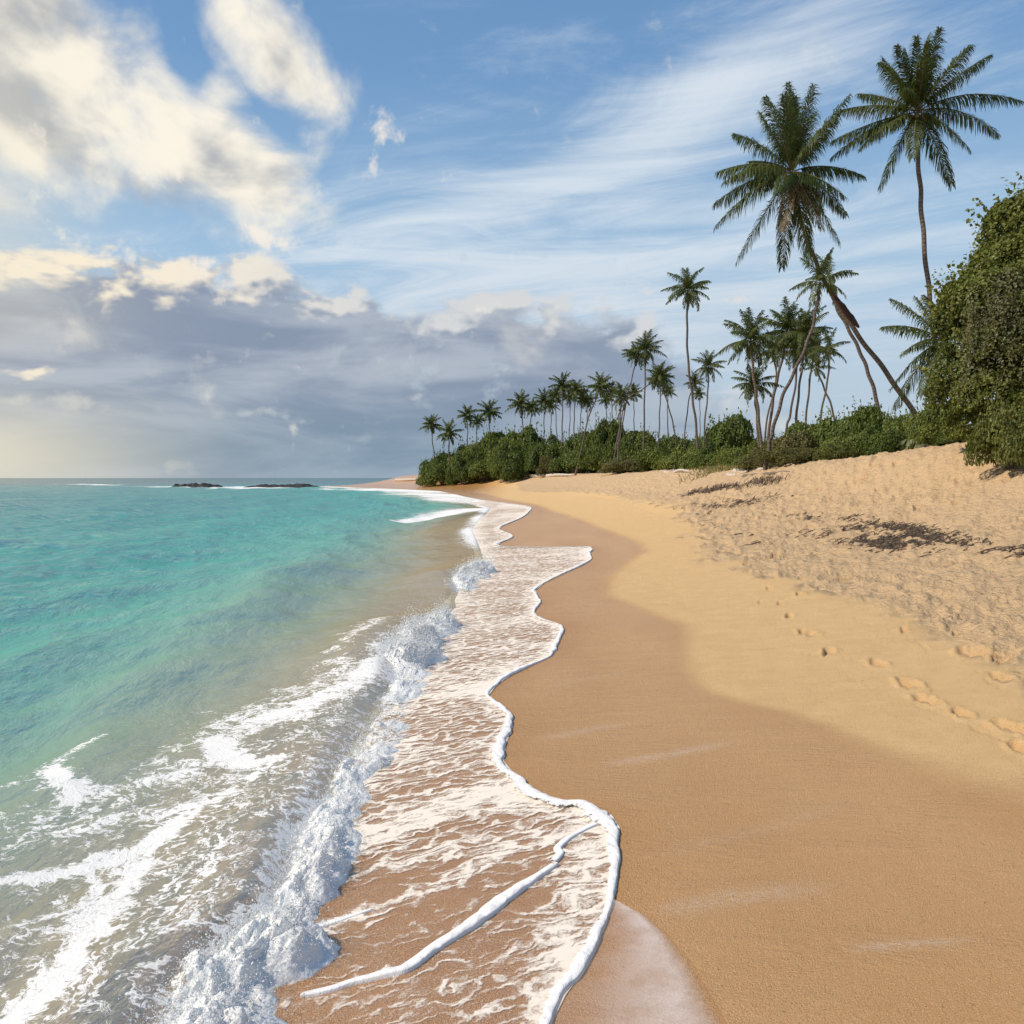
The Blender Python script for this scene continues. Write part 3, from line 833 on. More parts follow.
def breaker(name, y0, y1, label, seed):
    ys = [y0]
    while ys[-1] < y1:
        ys.append(ys[-1] * (1 + min(.006, max(.0009 * ys[-1], .0022))))
    ys = np.array(ys)
    nt = 120
    t = np.linspace(0, 1, nt)
    Yg, Tg = np.meshgrid(ys, t, indexing='ij')
    end = sst(Yg, y0, y0 + .02 * y0) * sst(Yg, y1, y1 - .04 * y1) if y0 > 2.5 else sst(Yg, y1, y1 - .03 * y1)
    lob = fbm(Yg[:, :1] * 3.2, Yg[:, :1] * 0 + seed, 3, 90) + .5 * fbm(Yg[:, :1] * 11, Yg[:, :1] * 0, 2, 91)
    wd = wb_t(Yg) * (1 + .35 * lob)
    hg = hb_t(Yg) * end * np.clip(.85 + 1.1 * fbm(Yg * 1.9, Yg * 0 + seed + 5, 3, 97), .35, 1.5)
    xr = x_break(Yg) + .05 + .40 * lob * np.clip(wb_t(Yg) * 1.6, .2, 1)
    X = xr - wd * (1 - Tg)
    prof = np.sin(np.pi * Tg ** .72) ** .9
    sc = 1 / np.clip(hb_t(Yg) * 3.2, .5, 1.6)
    wx_, wy_ = X + .05 * fbm(X * 9, Yg * 9, 2, 31), Yg + .05 * fbm(X * 9 + 4, Yg * 9, 2, 32)
    n1 = fbm(wx_ * 5 * sc, wy_ * 5 * sc, 4, 101 + seed)
    n2 = .5 - fbm(wx_ * 13, wy_ * 13, 3, 102, .5, True)
    n3 = .5 - fbm(wx_ * 45, wy_ * 45, 3, 103, .55, True)
    g_ = np.maximum(ground_base(X, Yg), -.09)
    Z = g_ - .01 + hg * prof * (.72 + 1.1 * n1 + .30 * n2 + .11 * n3)
    X = X + hg * .5 * (n2 * .5 + n1 * .6) * prof
    Y_ = Yg + hg * .6 * (fbm(wx_ * 9 + 5, wy_ * 9, 3, 105)) * prof
    # solidity: ragged seaward back, ragged toe
    sol = sst(Tg, 0.0, .45) * .72 + .06
    sol = sol * (.55 + .45 * sst(fbm(Yg * 1.7, Yg * 0 + seed * 3.1, 3, 98) + .25 * fbm(X * 5, Yg * 5, 3, 99), -.28, -.02))
    sol = np.minimum(sol, .15 + 1.2 * sst(Tg, 1.0, .93)) * (.35 + .65 * sst(hg, .02, .09))
    co_ = np.stack([X, Y_, Z], -1)
    me = mesh_np(name, co_.reshape(-1, 3), grid_faces(len(ys), nt)[:, ::-1], {'solid': sol.ravel()})
    o = tag(obj(name, me, fmat), label, 'wave foam', kind='stuff')
    return co_, hg * prof, np.broadcast_to(Tg, X.shape)


def droplets(co_, wgt, count, seed, rmin, rmax):
    rg = np.random.RandomState(seed)
    c = co_.reshape(-1, 3)
    p = wgt.ravel().clip(0) ** 1.2
    p /= p.sum()
    idx = rg.choice(len(c), count, p=p)
    dist = c[idx, 1]
    off = np.abs(rg.normal(0, 1, count)) ** 1.4
    hgt_ = wgt.ravel()[idx]
    pos_ = c[idx] + np.stack([rg.normal(0, .3, count) * hgt_ * .6, rg.normal(0, .35, count) * hgt_ * .6, off * (.02 + .16 * hgt_)], -1)
    rad = rg.uniform(rmin, rmax, count) ** 1.0 * (dist / 3.5) ** .6
    rad *= np.where(rg.rand(count) < .06, 1.9, 1)
    stretch = rg.uniform(.8, 2.2, (count, 1))
    octv = np.array([[1, 0, 0], [-1, 0, 0], [0, 1, 0], [0, -1, 0], [0, 0, 1], [0, 0, -1]], float)
    dirn = rg.normal(0, 1, (count, 3))
    dirn /= np.linalg.norm(dirn, axis=1)[:, None]
    v = octv[None] * rad[:, None, None]
    pr = np.einsum('nij,nj->ni', v, dirn)
    v = v + (stretch - 1)[:, None] * pr[:, :, None] * dirn[:, None]
    v = v + pos_[:, None]
    f = np.array([[0, 2, 4], [2, 1, 4], [1, 3, 4], [3, 0, 4], [2, 0, 5], [1, 2, 5], [3, 1, 5], [0, 3, 5]])
    fc_ = (f[None] + np.arange(count)[:, None, None] * 6).reshape(-1, 3)
    return v.reshape(-1, 3), fc_


allv, allf, off_ = [], [], 0
for (nm, a, b, lb, sd_, cnt, r0, r1) in (('foam', 1.9, 7.35, 'long tumbling ridge of bluish white foam at the near shore break', 1, 20000, .0009, .0028),
                                         ('foam', 7.25, 10.7, 'bright white crest of foam where the wave breaks highest', 2, 11000, .0010, .0030),
                                         ('foam', 12.6, 17.3, 'small white curl of foam farther along the shore break', 3, 3500, .001, .003)):
    cc, ww_, tg_ = breaker(nm, a, b, lb, sd_)
    v_, f_ = droplets(cc, ww_ * (.5 + tg_), cnt, sd_, r0, r1)
    allv.append(v_)
    allf.append(f_ + off_)
    off_ += len(v_)
dv = np.vstack(allv)
tag(obj('spray', mesh_np('spray', dv, np.vstack(allf), {'solid': np.full(len(dv), 2.0)}), fmat), 'droplets of spray thrown up along the breaking wave', 'spray', kind='stuff')


def catmull(pts, per):
    pts = np.array(pts, float)
    p = np.vstack([2 * pts[0] - pts[1], pts, 2 * pts[-1] - pts[-2]])
    out = []
    for i in range(1, len(p) - 2):
        for k in range(per):
            t = k / per
            out.append(.5 * ((2 * p[i]) + (-p[i - 1] + p[i + 1]) * t + (2 * p[i - 1] - 5 * p[i] + 4 * p[i + 1] - p[i + 2]) * t * t + (-p[i - 1] + 3 * p[i] - 3 * p[i + 1] + p[i + 2]) * t ** 3))
    out.append(pts[-1])
    return np.array(out)


def foam_rim(pts_px, widths_px, label, seed, hk=.30, per=14, side=-1, ragged=1.0, rimvar=1.0):
    """rounded bead of foam along the edge of the water; widths in picture pixels become metres at each point's own distance"""
    w3 = np.array([list(unproj(*p)) + [wd] for p, wd in zip(pts_px, widths_px)])
    w3[:, 3] = w3[:, 3] * w3[:, 1] / F
    c = catmull(w3, per)
    seg = np.r_[0, np.cumsum(np.hypot(*np.diff(c[:, :2], axis=0).T))]
    # resample with steps growing with distance
    s = [0.0]
    while s[-1] < seg[-1]:
        yy = np.interp(s[-1], seg, c[:, 1])
        s.append(s[-1] + max(.006, .0028 * yy))
    s = np.array(s)
    c = np.stack([np.interp(s, seg, c[:, k]) for k in range(4)], -1)
    tx, ty = np.gradient(c[:, 0]), np.gradient(c[:, 1])
    ln = np.hypot(tx, ty) + 1e-9
    nx, ny = -ty / ln * -side, tx / ln * -side       # towards the water
    nt = 26
    t = np.linspace(0, 1, nt)
    S, Tg = np.meshgrid(s, t, indexing='ij')
    wd = c[:, 3:4] * np.clip(1 + 2.0 * rimvar * fbm(S[:, :1] * 2.2, S[:, :1] * 0 + seed, 4, 55, .6), .3, 1.8)
    inner = wd * Tg
    jag = wd * (.35 * fbm(S[:, :1] * 7, S[:, :1] * 0 + 3, 3, 56))
    X = c[:, :1] + nx[:, None] * (inner + jag)
    Y = c[:, 1:2] + ny[:, None] * (inner + jag)
    prof = (np.sin(np.pi * np.clip(Tg, 0, 1) ** .55)) ** .8
    hgt_ = np.minimum(wd * hk * .6, .019) * prof * (.85 + .7 * fbm(X * 16, Y * 16, 3, 57) + .35 * fbm(X * 50, Y * 50, 2, 58))
    Z = ground_base(X, Y) + .004 * fbm(X * 1.2 + Y * .3, Y * 4.5 - X * 1.4, 3, 23) * sst(X - x_shore(Y), .2, 1) + .03 * fbm(X * .45, Y * .3, 3, 21) * sst(X - x_shore(Y), .5, 3) + hgt_ + .005 + .0006 * Y
    Z[:, 0] -= .012
    sol = 1.0 - ragged * sst(Tg, .14, .85) * .95
    tip = np.minimum(sst(S, 0, .05), sst(S, s[-1], s[-1] - .05))
    sol = sol * (.3 + .7 * tip)
    me = mesh_np('foam', np.stack([X, Y, Z], -1).reshape(-1, 3), grid_faces(len(s), nt), {'solid': sol.ravel()})
    return tag(obj('foam', me, rim_mat), label, 'foam', kind='stuff')


EW = np.interp([p[1] for p in EDGE_PX], [500, 520, 545, 570, 600, 650, 680, 700, 740, 765, 800, 815, 830, 850, 880, 920, 950, 1000, 1052], [4, 4, 6, 5, 6, 8, 10, 13, 14, 24, 28, 36, 40, 26, 20, 20, 24, 26, 26])
foam_rim(EDGE_PX, EW * .88, 'winding white rim of foam along the edge of the spent wave', 1)
foam_rim([(300, 990), (330, 984), (356, 978), (390, 973), (415, 965), (443, 946), (480, 926), (513, 901), (541, 879), (558, 866)], [16, 14, 15, 16, 17, 17, 16, 15, 12, 10], 'smooth white rope of foam crossing the wet sand inside the rim', 2, hk=.45, side=-1, ragged=.25, rimvar=.5)
foam_rim([(556, 866), (564, 855), (562, 850), (570, 842), (585, 832), (600, 826)], [5, 5, 5, 6, 7, 10], 'thin ragged thread of foam joining the rope to the rim', 3, hk=.4, side=-1, ragged=.4)
foam_rim([(285, 926), (310, 921), (340, 914), (375, 903)], [8, 11, 12, 7], 'short flat tongue of foam running out from the shore break', 4, hk=.15, side=-1, ragged=.7)
# ================================================================== VEGETATION
def leaf_mat(name, dark, lite, dead=(.16, .10, .05), trans=.45, gloss=.018):
    m, n = mat(name)
    r = n.attr('rnd').outputs['Fac']
    k = n.attr('stalk').outputs['Fac']
    oi = n.t.nodes.new('ShaderNodeObjectInfo').outputs['Random']
    c = n.mix(r, dark, lite)
    c = n.mix(n.mul(oi, .35), c, tuple(v * .55 for v in dark))
    c = n.mix(n.ss(r, .955, .97), c, dead)
    c = n.mix(k, c, (.17, .13, .06))
    d = n.n('ShaderNodeBsdfDiffuse', None, Color=c)
    t = n.n('ShaderNodeBsdfTranslucent', None, Color=n.mix(.5, c, (.25, .30, .04), 'MIX'))
    a = n.n('ShaderNodeMixShader', None, i0=trans * .6, i1=d.outputs[0], i2=t.outputs[0])
    g = n.n('ShaderNodeBsdfGlossy', None, Color=(1, 1, 1), Roughness=.5)
    n.out(n.n('ShaderNodeMixShader', None, i0=gloss, i1=a.outputs[0], i2=g.outputs[0]))
    return m


M_palm = leaf_mat('palm_leaf', (.022, .044, .010), (.095, .120, .026))
M_palm_dry = leaf_mat('dry_palm_leaf', (.075, .052, .022), (.19, .13, .06))
M_seedling = leaf_mat('seedling_leaf', (.09, .11, .035), (.30, .29, .17))
M_bush = [leaf_mat('bush_leaf_deep', (.045, .075, .014), (.165, .205, .036)), leaf_mat('bush_leaf_mid', (.065, .095, .017), (.225, .255, .045)),
          leaf_mat('bush_leaf_yellow', (.075, .090, .018), (.22, .225, .055)), leaf_mat('bush_leaf_olive', (.075, .072, .022), (.20, .175, .062))]
M_vine = leaf_mat('creeper_leaf', (.070, .075, .028), (.20, .185, .085), gloss=.02)

M_trunk, n = mat('palm_bark')
pos = n.t.nodes.new('ShaderNodeNewGeometry').outputs['Position']
ln_ = n.attr('len').outputs['Fac']
nz = n.noise(pos, 9, 5, .65)
rg_ = n.m('FRACT', n.add(n.mul(ln_, 5.5), n.mul(nz, .5)))
ring = n.mul(n.ss(rg_, .0, .22), n.ss(rg_, 1.0, .86))
c = n.mix(n.ss(nz, .32, .68), (.060, .045, .034), (.155, .12, .09))
c = n.mix(n.mul(n.sub(1.0, ring), .65), c, (.045, .032, .024))
n.out(n.n('ShaderNodeBsdfPrincipled', None, Base_Color=c, Roughness=.9, Normal=n.bump(n.add(n.mul(ring, .6), n.mul(nz, .5)), .03, .8)))
M_twig, n = mat('twig_bark')
n.out(n.n('ShaderNodeBsdfPrincipled', None, Base_Color=n.mix(n.noise(n.t.nodes.new('ShaderNodeNewGeometry').outputs['Position'], 6, 4), (.10, .075, .05), (.20, .16, .12)), Roughness=.9))
M_pale, n = mat('driftwood')
pos = n.t.nodes.new('ShaderNodeNewGeometry').outputs['Position']
n.out(n.n('ShaderNodeBsdfPrincipled', None, Base_Color=n.mix(n.noise(n.vmul(pos, (3, 14, 14)), 2, 5, .6), (.30, .24, .19), (.62, .55, .47)), Roughness=.85, Normal=n.bump(n.noise(pos, 12, 4), .02, .6)))
M_nut, n = mat('coconut_husk')
n.out(n.n('ShaderNodeBsdfPrincipled', None, Base_Color=(.16, .10, .035), Roughness=.55))


def nrm(v):
    return v / (np.linalg.norm(v, axis=-1, keepdims=True) + 1e-12)


def tube(cs, rs, ns=9, cap=True):
    """tapered tube along points; returns verts, quads, length attr"""
    cs = np.asarray(cs, float)
    T = nrm(np.gradient(cs, axis=0))
    ref = np.array([0.31, 0.92, 0.2])
    A = nrm(np.cross(T, ref))
    B = np.cross(T, A)
    a = np.linspace(0, 2 * np.pi, ns, endpoint=False)
    v = cs[:, None] + np.asarray(rs)[:, None, None] * (np.cos(a)[None, :, None] * A[:, None] + np.sin(a)[None, :, None] * B[:, None])
    L = np.r_[0, np.cumsum(np.linalg.norm(np.diff(cs, axis=0), axis=1))]
    return v.reshape(-1, 3), grid_faces(len(cs), ns, True), np.repeat(L, ns)


def frond_geo(P0, P1, P2, nl, leaf, hw, rg, droop=.55, thin=1.0, rr=.022):
    """a feather leaf: arched midrib with two rows of narrow drooping leaflets"""
    t = np.linspace(.10, 1, nl) + rg.uniform(-.004, .004, nl)
    t = np.clip(np.concatenate([t, t + .5 / nl * .9]), 0, 1)
    side = np.r_[np.ones(nl), -np.ones(nl)]
    keep = rg.rand(2 * nl) < thin
    t, side = t[keep], side[keep]
    P0, P1, P2 = (np.asarray(p, float) for p in (P0, P1, P2))
    bz = lambda q: (1 - q)[:, None] ** 2 * P0 + 2 * ((1 - q) * q)[:, None] * P1 + q[:, None] ** 2 * P2
    dz_ = lambda q: 2 * (1 - q)[:, None] * (P1 - P0) + 2 * q[:, None] * (P2 - P1)
    b = bz(t)
    T = nrm(dz_(t))
    S = np.cross(T, [0, 0, 1.0])
    S = nrm(S + nrm(np.cross(P2 - P0, [0.13, 0.31, 1.0]))[None] * .15)
    N = np.cross(S, T)
    k = len(t)
    hang = .62 * np.clip(1.1 - np.abs(T[:, 2:3]), 0, 1)
    D = nrm(T * (.40 + .6 * t[:, None] ** 1.5) + S * side[:, None] * .72 + N * rg.uniform(-.2, .3, (k, 1)) + np.array([0, 0, -1.0]) * hang + rg.normal(0, .10, (k, 3)))
    Lf = leaf * (np.sin(np.pi * (.16 + .76 * t)) ** .75) * rg.uniform(.68, 1.12, k)
    D2 = nrm(D + np.array([0, 0, -1.0]) * (droop * rg.uniform(.6, 1.5, (k, 1))))
    D3 = nrm(D2 + np.array([0, 0, -1.0]) * (droop * rg.uniform(.5, 1.3, (k, 1))))
    W = nrm(T - D * (T * D).sum(-1, keepdims=True))
    p1 = b + D * Lf[:, None] * .4
    p2 = p1 + D2 * Lf[:, None] * .35
    p3 = p2 + D3 * Lf[:, None] * .25
    h = hw * rg.uniform(.75, 1.2, (k, 1))
    v = np.stack([b - W * h * .5, b + W * h * .5, p1 - W * h, p1 + W * h, p2 - W * h * .8, p2 + W * h * .8, p3 - W * h * .12, p3 + W * h * .12], 1)
    q = np.array([[0, 1, 3, 2], [2, 3, 5, 4], [4, 5, 7, 6]])
    f = (q[None] + np.arange(k)[:, None, None] * 8).reshape(-1, 4)
    v = v.reshape(-1, 3)
    base_r = np.repeat(rg.uniform(0, .94, k) * .6 + rg.uniform(0, .38), 8)
    tt_ = np.linspace(0, 1, 12)
    tv, tf, _ = tube(bz(tt_), rr * (1.15 - tt_), 5)
    return np.vstack([v, tv]), np.vstack([f, tf + len(v)]), np.r_[np.clip(base_r, 0, .94), np.full(len(tv), .3)], np.r_[np.zeros(len(v)), np.ones(len(tv))]


def merge(parts):
    vs, fs, ats, o = [], [], [[] for _ in parts[0][2:]], 0
    for p in parts:
        vs.append(p[0])
        fs.append(p[1] + o)
        o += len(p[0])
        for i, a in enumerate(p[2:]):
            ats[i].append(a)
    return [np.vstack(vs), np.vstack(fs)] + [np.concatenate(a) for a in ats]


def unit_frond(e, seed, nl=42, leaf=.27, hw=.012, thin=1.0):
    rg = np.random.RandomState(seed)
    e1, e2 = R(min(88, e + 22)), R(e - 14)
    P1 = np.array([math.cos(e1) * .5, 0, math.sin(e1) * .5])
    P2 = np.array([math.cos(e2) * .96, rg.uniform(-.06, .06), math.sin(e2) * .96])
    return frond_geo((0, 0, 0), P1, P2, nl, leaf, hw, rg, droop=.85, thin=thin, rr=.010)


ELEV = [84, 70, 55, 40, 26, 12, -4, -22, -45, -66]
FROND = {}
for e in ELEV:
    for s in (0, 1):
        g_ = unit_frond(e, 140 + s * 7 + e, thin=(1.0 if e > -30 else .7))
        FROND[e, s] = mesh_np('frond', g_[0], g_[1], {'rnd': g_[2], 'stalk': g_[3]}, False)
        FROND[e, s].materials.append(M_palm)


def crown_layout(rg, nf):
    out = []
    a0 = rg.uniform(0, 6.28)
    for i in range(nf):
        q = i / (nf - 1)
        e = 84 - 140 * q ** 1.15 + rg.uniform(-8, 8)
        e = min(ELEV, key=lambda x: abs(x - e))
        out.append((e, rg.randint(2), a0 + i * 2.39996 + rg.uniform(-.25, .25), rg.uniform(.82, 1.1) * (1.0 if e > -15 else .85)))
    return out


CROWN = []
for s in range(6):
    rg = np.random.RandomState(300 + s)
    parts = []
    for (e, q, a, sc) in crown_layout(rg, 24):
        g_ = unit_frond(e, 70 + s * 13 + q, 22, .30, .024, .95 if e > -30 else .7)
        c_, s_ = math.cos(a), math.sin(a)
        v = g_[0] * sc
        parts.append([np.stack([v[:, 0] * c_ - v[:, 1] * s_, v[:, 0] * s_ + v[:, 1] * c_, v[:, 2]], -1), g_[1], g_[2], g_[3]])
    g_ = merge(parts)
    me = mesh_np('crown', g_[0], g_[1], {'rnd': g_[2], 'stalk': g_[3]}, False)
    me.materials.append(M_palm)
    CROWN.append(me)


def trunk_of(root, pts, base_pt, r_top, r_base, seed):
    """trunk through world points, top first, down to its foot in the ground"""
    rg = np.random.RandomState(seed)
    c = catmull(np.vstack([pts, base_pt])[::-1], 10)
    c[:, 0] += .03 * np.sin(np.arange(len(c)) * .7 + seed)
    L = np.r_[0, np.cumsum(np.linalg.norm(np.diff(c, axis=0), axis=1))]
    q = L / L[-1]
    n_ = max(24, int(L[-1] / .18))
    cc = np.stack([np.interp(np.linspace(0, 1, n_), q, c[:, k]) for k in range(3)], -1)
    qq = np.linspace(0, 1, n_)
    rr = r_top + (r_base - r_top) * (1 - qq) ** 1.3 + .5 * r_base * np.exp(-qq * 22) + .04 * r_top * np.sin(qq * L[-1] * 34)
    v, f, ln = tube(cc, rr, 10)
    me = mesh_np('trunk', v - np.array(root.location), f, {'len': ln})
    return obj('trunk', me, M_trunk, root)


def palm(pxs, Y, Rpx, label, seed, group, detail=1, r_top=None, foot=None, nf=24, dY=0.0):
    """pxs: trunk line in the photo from crown to foot; Y its distance"""
    rg = np.random.RandomState(seed)
    Rm = Rpx * Y / F * (1.3 if detail == 0 else 1.15)
    pts = np.array([P(px, py, Y + dY * (1 - i / max(1, len(pxs) - 1))) for i, (px, py) in enumerate(pxs)])
    last = pts[-1]
    prev = pts[-2] if len(pts) > 1 else last + np.array([0, 0, 1.])
    sl = (last - prev) / max(.2, prev[2] - last[2])
    gz = float(ground_base(np.array([last[0]]), np.array([last[1]]))[0]) - .25
    drop = max(0.1, last[2] - gz)
    bp = last + np.array([sl[0] * drop * .6, 0, -drop])
    root = thing('coconut_palm', label, 'palm tree', tuple(bp), group=group)
    rt = r_top or max(.06, Rm * .034)
    trunk_of(root, pts, bp, rt, rt * 1.35, seed)
    top = pts[0] - bp
    if detail == 0:
        o = obj('crown', CROWN[seed % 6], None, root, tuple(top))
        o.rotation_euler = (rg.uniform(-.12, .12), rg.uniform(-.12, .12), rg.uniform(0, 6.28))
        o.scale = (Rm, Rm, Rm)
    else:
        for (e, q, a, sc) in crown_layout(rg, nf):
            o = obj('frond', FROND[e, q], None, root, tuple(top))
            o.rotation_euler = (rg.uniform(-.06, .06), rg.uniform(-.06, .06), a)
            o.scale = (Rm * sc,) * 3
    return root


def lump(name, r, seed, stretch=(1, 1, 1), nseg=14, amp=.2, fq=2.2):
    u, v = np.meshgrid(np.linspace(0, np.pi, nseg), np.linspace(0, 2 * np.pi, nseg * 2, endpoint=False), indexing='ij')
    d = np.stack([np.sin(u) * np.cos(v), np.sin(u) * np.sin(v), np.cos(u)], -1)
    k = 1 + amp * 2 * fbm(d[..., 0] * fq + d[..., 2] * 1.7 + seed, d[..., 1] * fq - d[..., 2] * 1.3, 3, seed)
    return (d * k[..., None] * r * np.array(stretch)).reshape(-1, 3), grid_faces(nseg, nseg * 2, True)


def hero_palm(pxs, Y, tips, label, seed, name_nut=6, r_top=.088, r_base=.125, leaf=.98, nl=135, foot=None):
    """a near palm whose leaves follow the photographed ones; tips: (px, py, arch, depth, thinness)"""
    rg = np.random.RandomState(seed)
    pts = np.array([P(px, py, Y) for px, py in pxs])
    last, prev = pts[-1], pts[-2]
    gz = float(ground_base(np.array([last[0]]), np.array([last[1]]))[0]) - .3
    drop = max(.2, last[2] - gz)
    sl = (last - prev) / max(.2, prev[2] - last[2])
    bp = last + np.array([sl[0] * drop * .7, 0, -drop])
    root = thing('coconut_palm', label, 'palm tree', tuple(bp))
    trunk_of(root, pts, bp, r_top, r_base, seed)
    top = pts[0]
    for (px, py, arch, dep, thin) in tips:
        tip = P(px, py, Y) + np.array([0, dep, 0])
        d = tip - top
        L = np.linalg.norm(d)
        ctl = top + d * .48 + np.array([0, 0, arch * L])
        g_ = frond_geo(top + nrm(ctl - top) * .1, ctl, tip, nl, leaf * min(1.0, L / 3.2) * rg.uniform(.9, 1.1), (.0165), rg, droop=1.2, thin=thin, rr=.03)
        me = mesh_np('frond', g_[0] - bp, g_[1], {'rnd': g_[2], 'stalk': g_[3]}, False)
        obj('frond', me, M_palm_dry if (thin <= .75 and py > pxs[0][1] + 40) else M_palm, root)
    for k in range(name_nut):
        a = k * 1.2 + seed
        v, f = lump('coconut', .13, k, (1, 1, 1.2), 9, .05)
        obj('coconut', mesh_np('coconut', v + (top - bp) + np.array([math.cos(a) * .26, math.sin(a) * .26, -.25 - .06 * (k % 3)]), f), M_nut, root)
    return root


YA = 36.0
A = hero_palm([(792, 172), (796, 200), (803, 228), (814, 258), (829, 290), (855, 331), (888, 375), (922, 426)], YA,
              [(742, 122, .16, 1.2, 1), (755, 113, .14, -1.5, 1), (768, 100, .05, 1.2, 1), (782, 92, .03, -.8, 1), (797, 86, .0, .6, 1), (806, 96, .03, -.9, 1), (790, 104, .0, -.6, 1), (775, 108, .05, -1.2, 1), (812, 108, .05, 1.0, .9),
               (827, 98, .05, 1.4, .75), (838, 108, .06, -1.2, .7), (843, 117, .1, 1.6, .6), (724, 163, .22, 1.0, 1), (716, 193, .24, -1.3, 1), (726, 188, .2, 2.0, 1), (719, 222, .20, .6, 1), (743, 256, .06, 1.0, .8),
               (775, 236, .06, -1.0, .7), (788, 262, .05, .8, .8), (799, 258, .06, -1.2, .8), (815, 258, .07, .6, .9), (831, 248, .14, -.9, .9), (857, 206, .22, 1.2, 1), (852, 186, .22, -1.2, 1), (840, 196, .2, 2.2, 1), (806, 240, .1, -1.8, .7), (760, 210, .15, -2.4, .9), (825, 214, .16, -2.2, .9), (765, 140, .12, 2.4, 1), (815, 140, .1, -2.4, 1)],
              'tall leaning coconut palm with bowed trunk and a red brown sheath on it', 11)
# dry red-brown flower sheath lying along the bowed trunk
M_sheath, n = mat('dry_sheath')
pos = n.t.nodes.new('ShaderNodeNewGeometry').outputs['Position']
nz = n.noise(n.vmul(pos, (2.2, 2.2, 2.2)), 2.4, 5, .65)
n.out(n.n('ShaderNodeBsdfPrincipled', None, Base_Color=n.mix(n.ss(nz, .35, .66), (.020, .011, .009), (.085, .024, .015)), Roughness=.8, Normal=n.bump(nz, .06, .9)))
cs = catmull(np.array([P(826, 284, YA - .25), P(838, 301, YA - .3), P(849, 315, YA - .35), P(859, 328, YA - .3)]), 8)
qq = np.linspace(0, 1, len(cs))
v, f, _ = tube(cs, .03 + .15 * np.sin(np.pi * np.clip(qq * .96 + .02, 0, 1)) ** .9 * (.35 + .65 * qq), 12)
v = v + .07 * np.stack([fbm(v[:, 0] * 4, v[:, 2] * 4, 3, 1), fbm(v[:, 0] * 4 + 9, v[:, 2] * 4, 3, 2), fbm(v[:, 0] * 4, v[:, 2] * 4 + 7, 3, 3)], -1)
obj('sheath', mesh_np('sheath', v - np.array(A.location), f), M_sheath, A)

hero_palm([(917, 112), (917, 142), (920, 185), (923, 231), (929, 292), (934, 330)], 36.0,
          [(849, 100, .16, 1.0, 1), (868, 76, .14, -1.2, 1), (850, 122, .1, 2.0, .9), (895, 44, .08, 1.2, 1), (903, 52, .05, -1.2, 1), (913, 39, .03, .8, 1), (923, 46, .02, -1.4, 1), (935, 29, .04, .5, .85), (950, 43, .08, 1.2, .9), (982, 62, .10, -.6, 1), (1009, 127, .26, .8, 1), (1000, 118, .26, -1.6, 1), (959, 180, .16, .6, 1), (950, 165, .2, -1.6, .9),
           (888, 182, .12, .8, .9), (897, 170, .14, -1.4, .8), (852, 156, .16, -.7, 1), (846, 143, .18, 1.6, 1), (878, 112, .22, -2.2, 1), (880, 70, .12, 2.2, 1), (944, 70, .1, -2.0, 1), (905, 66, .05, -2.0, 1), (962, 100, .2, 2.4, 1), (930, 60, .03, 2.0, 1), (884, 60, .1, -1.2, 1)],
          'tallest upright coconut palm rising behind the big overhanging bush', 12, name_nut=8, leaf=.9)

hero_palm([(945, 342), (941, 366), (934, 392), (930, 408)], 27.0,
          [(889, 324, .22, .5, 1), (892, 358, .26, -.6, 1), (900, 295, .14, .6, 1), (905, 303, .2, -1.2, 1), (902, 386, .26, .8, 1), (906, 398, .2, -.9, 1), (915, 404, .25, 1.4, 1), (975, 290, .1, .4, 1), (1000, 330, .2, .8, 1), (930, 290, .05, 1.0, 1), (955, 285, .03, -.4, 1), (985, 380, .2, .5, 1)],
          'short coconut palm half hidden by the big bush with fronds reaching left', 13, name_nut=3, r_top=.075, r_base=.085, leaf=.8, nl=70)

G_mid = 'coconut palms standing behind the middle bushes'
palm([(820, 283), (817, 305), (810, 335), (797, 366), (783, 396), (773, 430), (769, 446)], 35.0, 31, 'dark palm leaning right across the others, rooted by the olive shrub', 21, None, 1, .062, nf=13)
palm([(829, 280), (836, 306), (848, 328), (860, 352), (869, 375), (878, 406)], 44.0, 26, 'slim palm leaning left whose trunk runs just inside the tall bowed palm', 22, None, 1, .09, nf=8)
palm([(751, 342), (753, 370), (756, 395), (759, 420)], 58.0, 31, 'bushy crowned palm behind the left end of the palm cluster by the rounded green mound', 23, G_mid, 1)
palm([(754, 386), (755, 400), (757, 420)], 60.0, 23, 'low palm with wide drooping crown below the bushy palm beside the rounded mound', 24, G_mid, 1)
palm([(787, 332), (783, 356), (776, 385), (771, 415)], 62.0, 29, 'full crowned palm with some brown fronds in the middle of the palm cluster', 25, G_mid, 1, nf=30)
palm([(797, 352), (796, 380), (790, 415), (786, 430)], 64.0, 24, 'palm with straw coloured crown right behind the leaning dark trunk', 26, G_mid, 1)
palm([(806, 334), (803, 360), (799, 390), (796, 425)], 60.0, 27, 'full crowned palm right of the leaning dark trunk', 27, G_mid, 1, nf=28)
palm([(814, 350), (810, 380), (806, 420)], 66.0, 22, 'palm with thin straight trunk between the leaning dark palm and the sparse palm', 28, G_mid, 1)
palm([(829, 350), (828, 378), (822, 410)], 56.0, 21, 'sparse crowned palm farthest right of the palm cluster', 29, G_mid, 1, nf=11)
palm([(816, 368), (824, 388), (833, 412)], 57.0, 17, 'thin palm leaning left under the sparse crowned palm', 30, G_mid, 1, nf=12)
palm([(773, 352), (776, 380), (768, 415)], 68.0, 20, 'palm squeezed between the bushy palm and the palm with brown fronds', 36, G_mid, 1)
G_far = 'slender coconut palms above the shrubs of the point'
palm([(688, 291), (687, 325), (688, 360), (692, 395), (696, 425)], 80.0, 24, 'tall solitary palm with long thin straight trunk standing clear above the shrubs', 31, None, 1, .10)
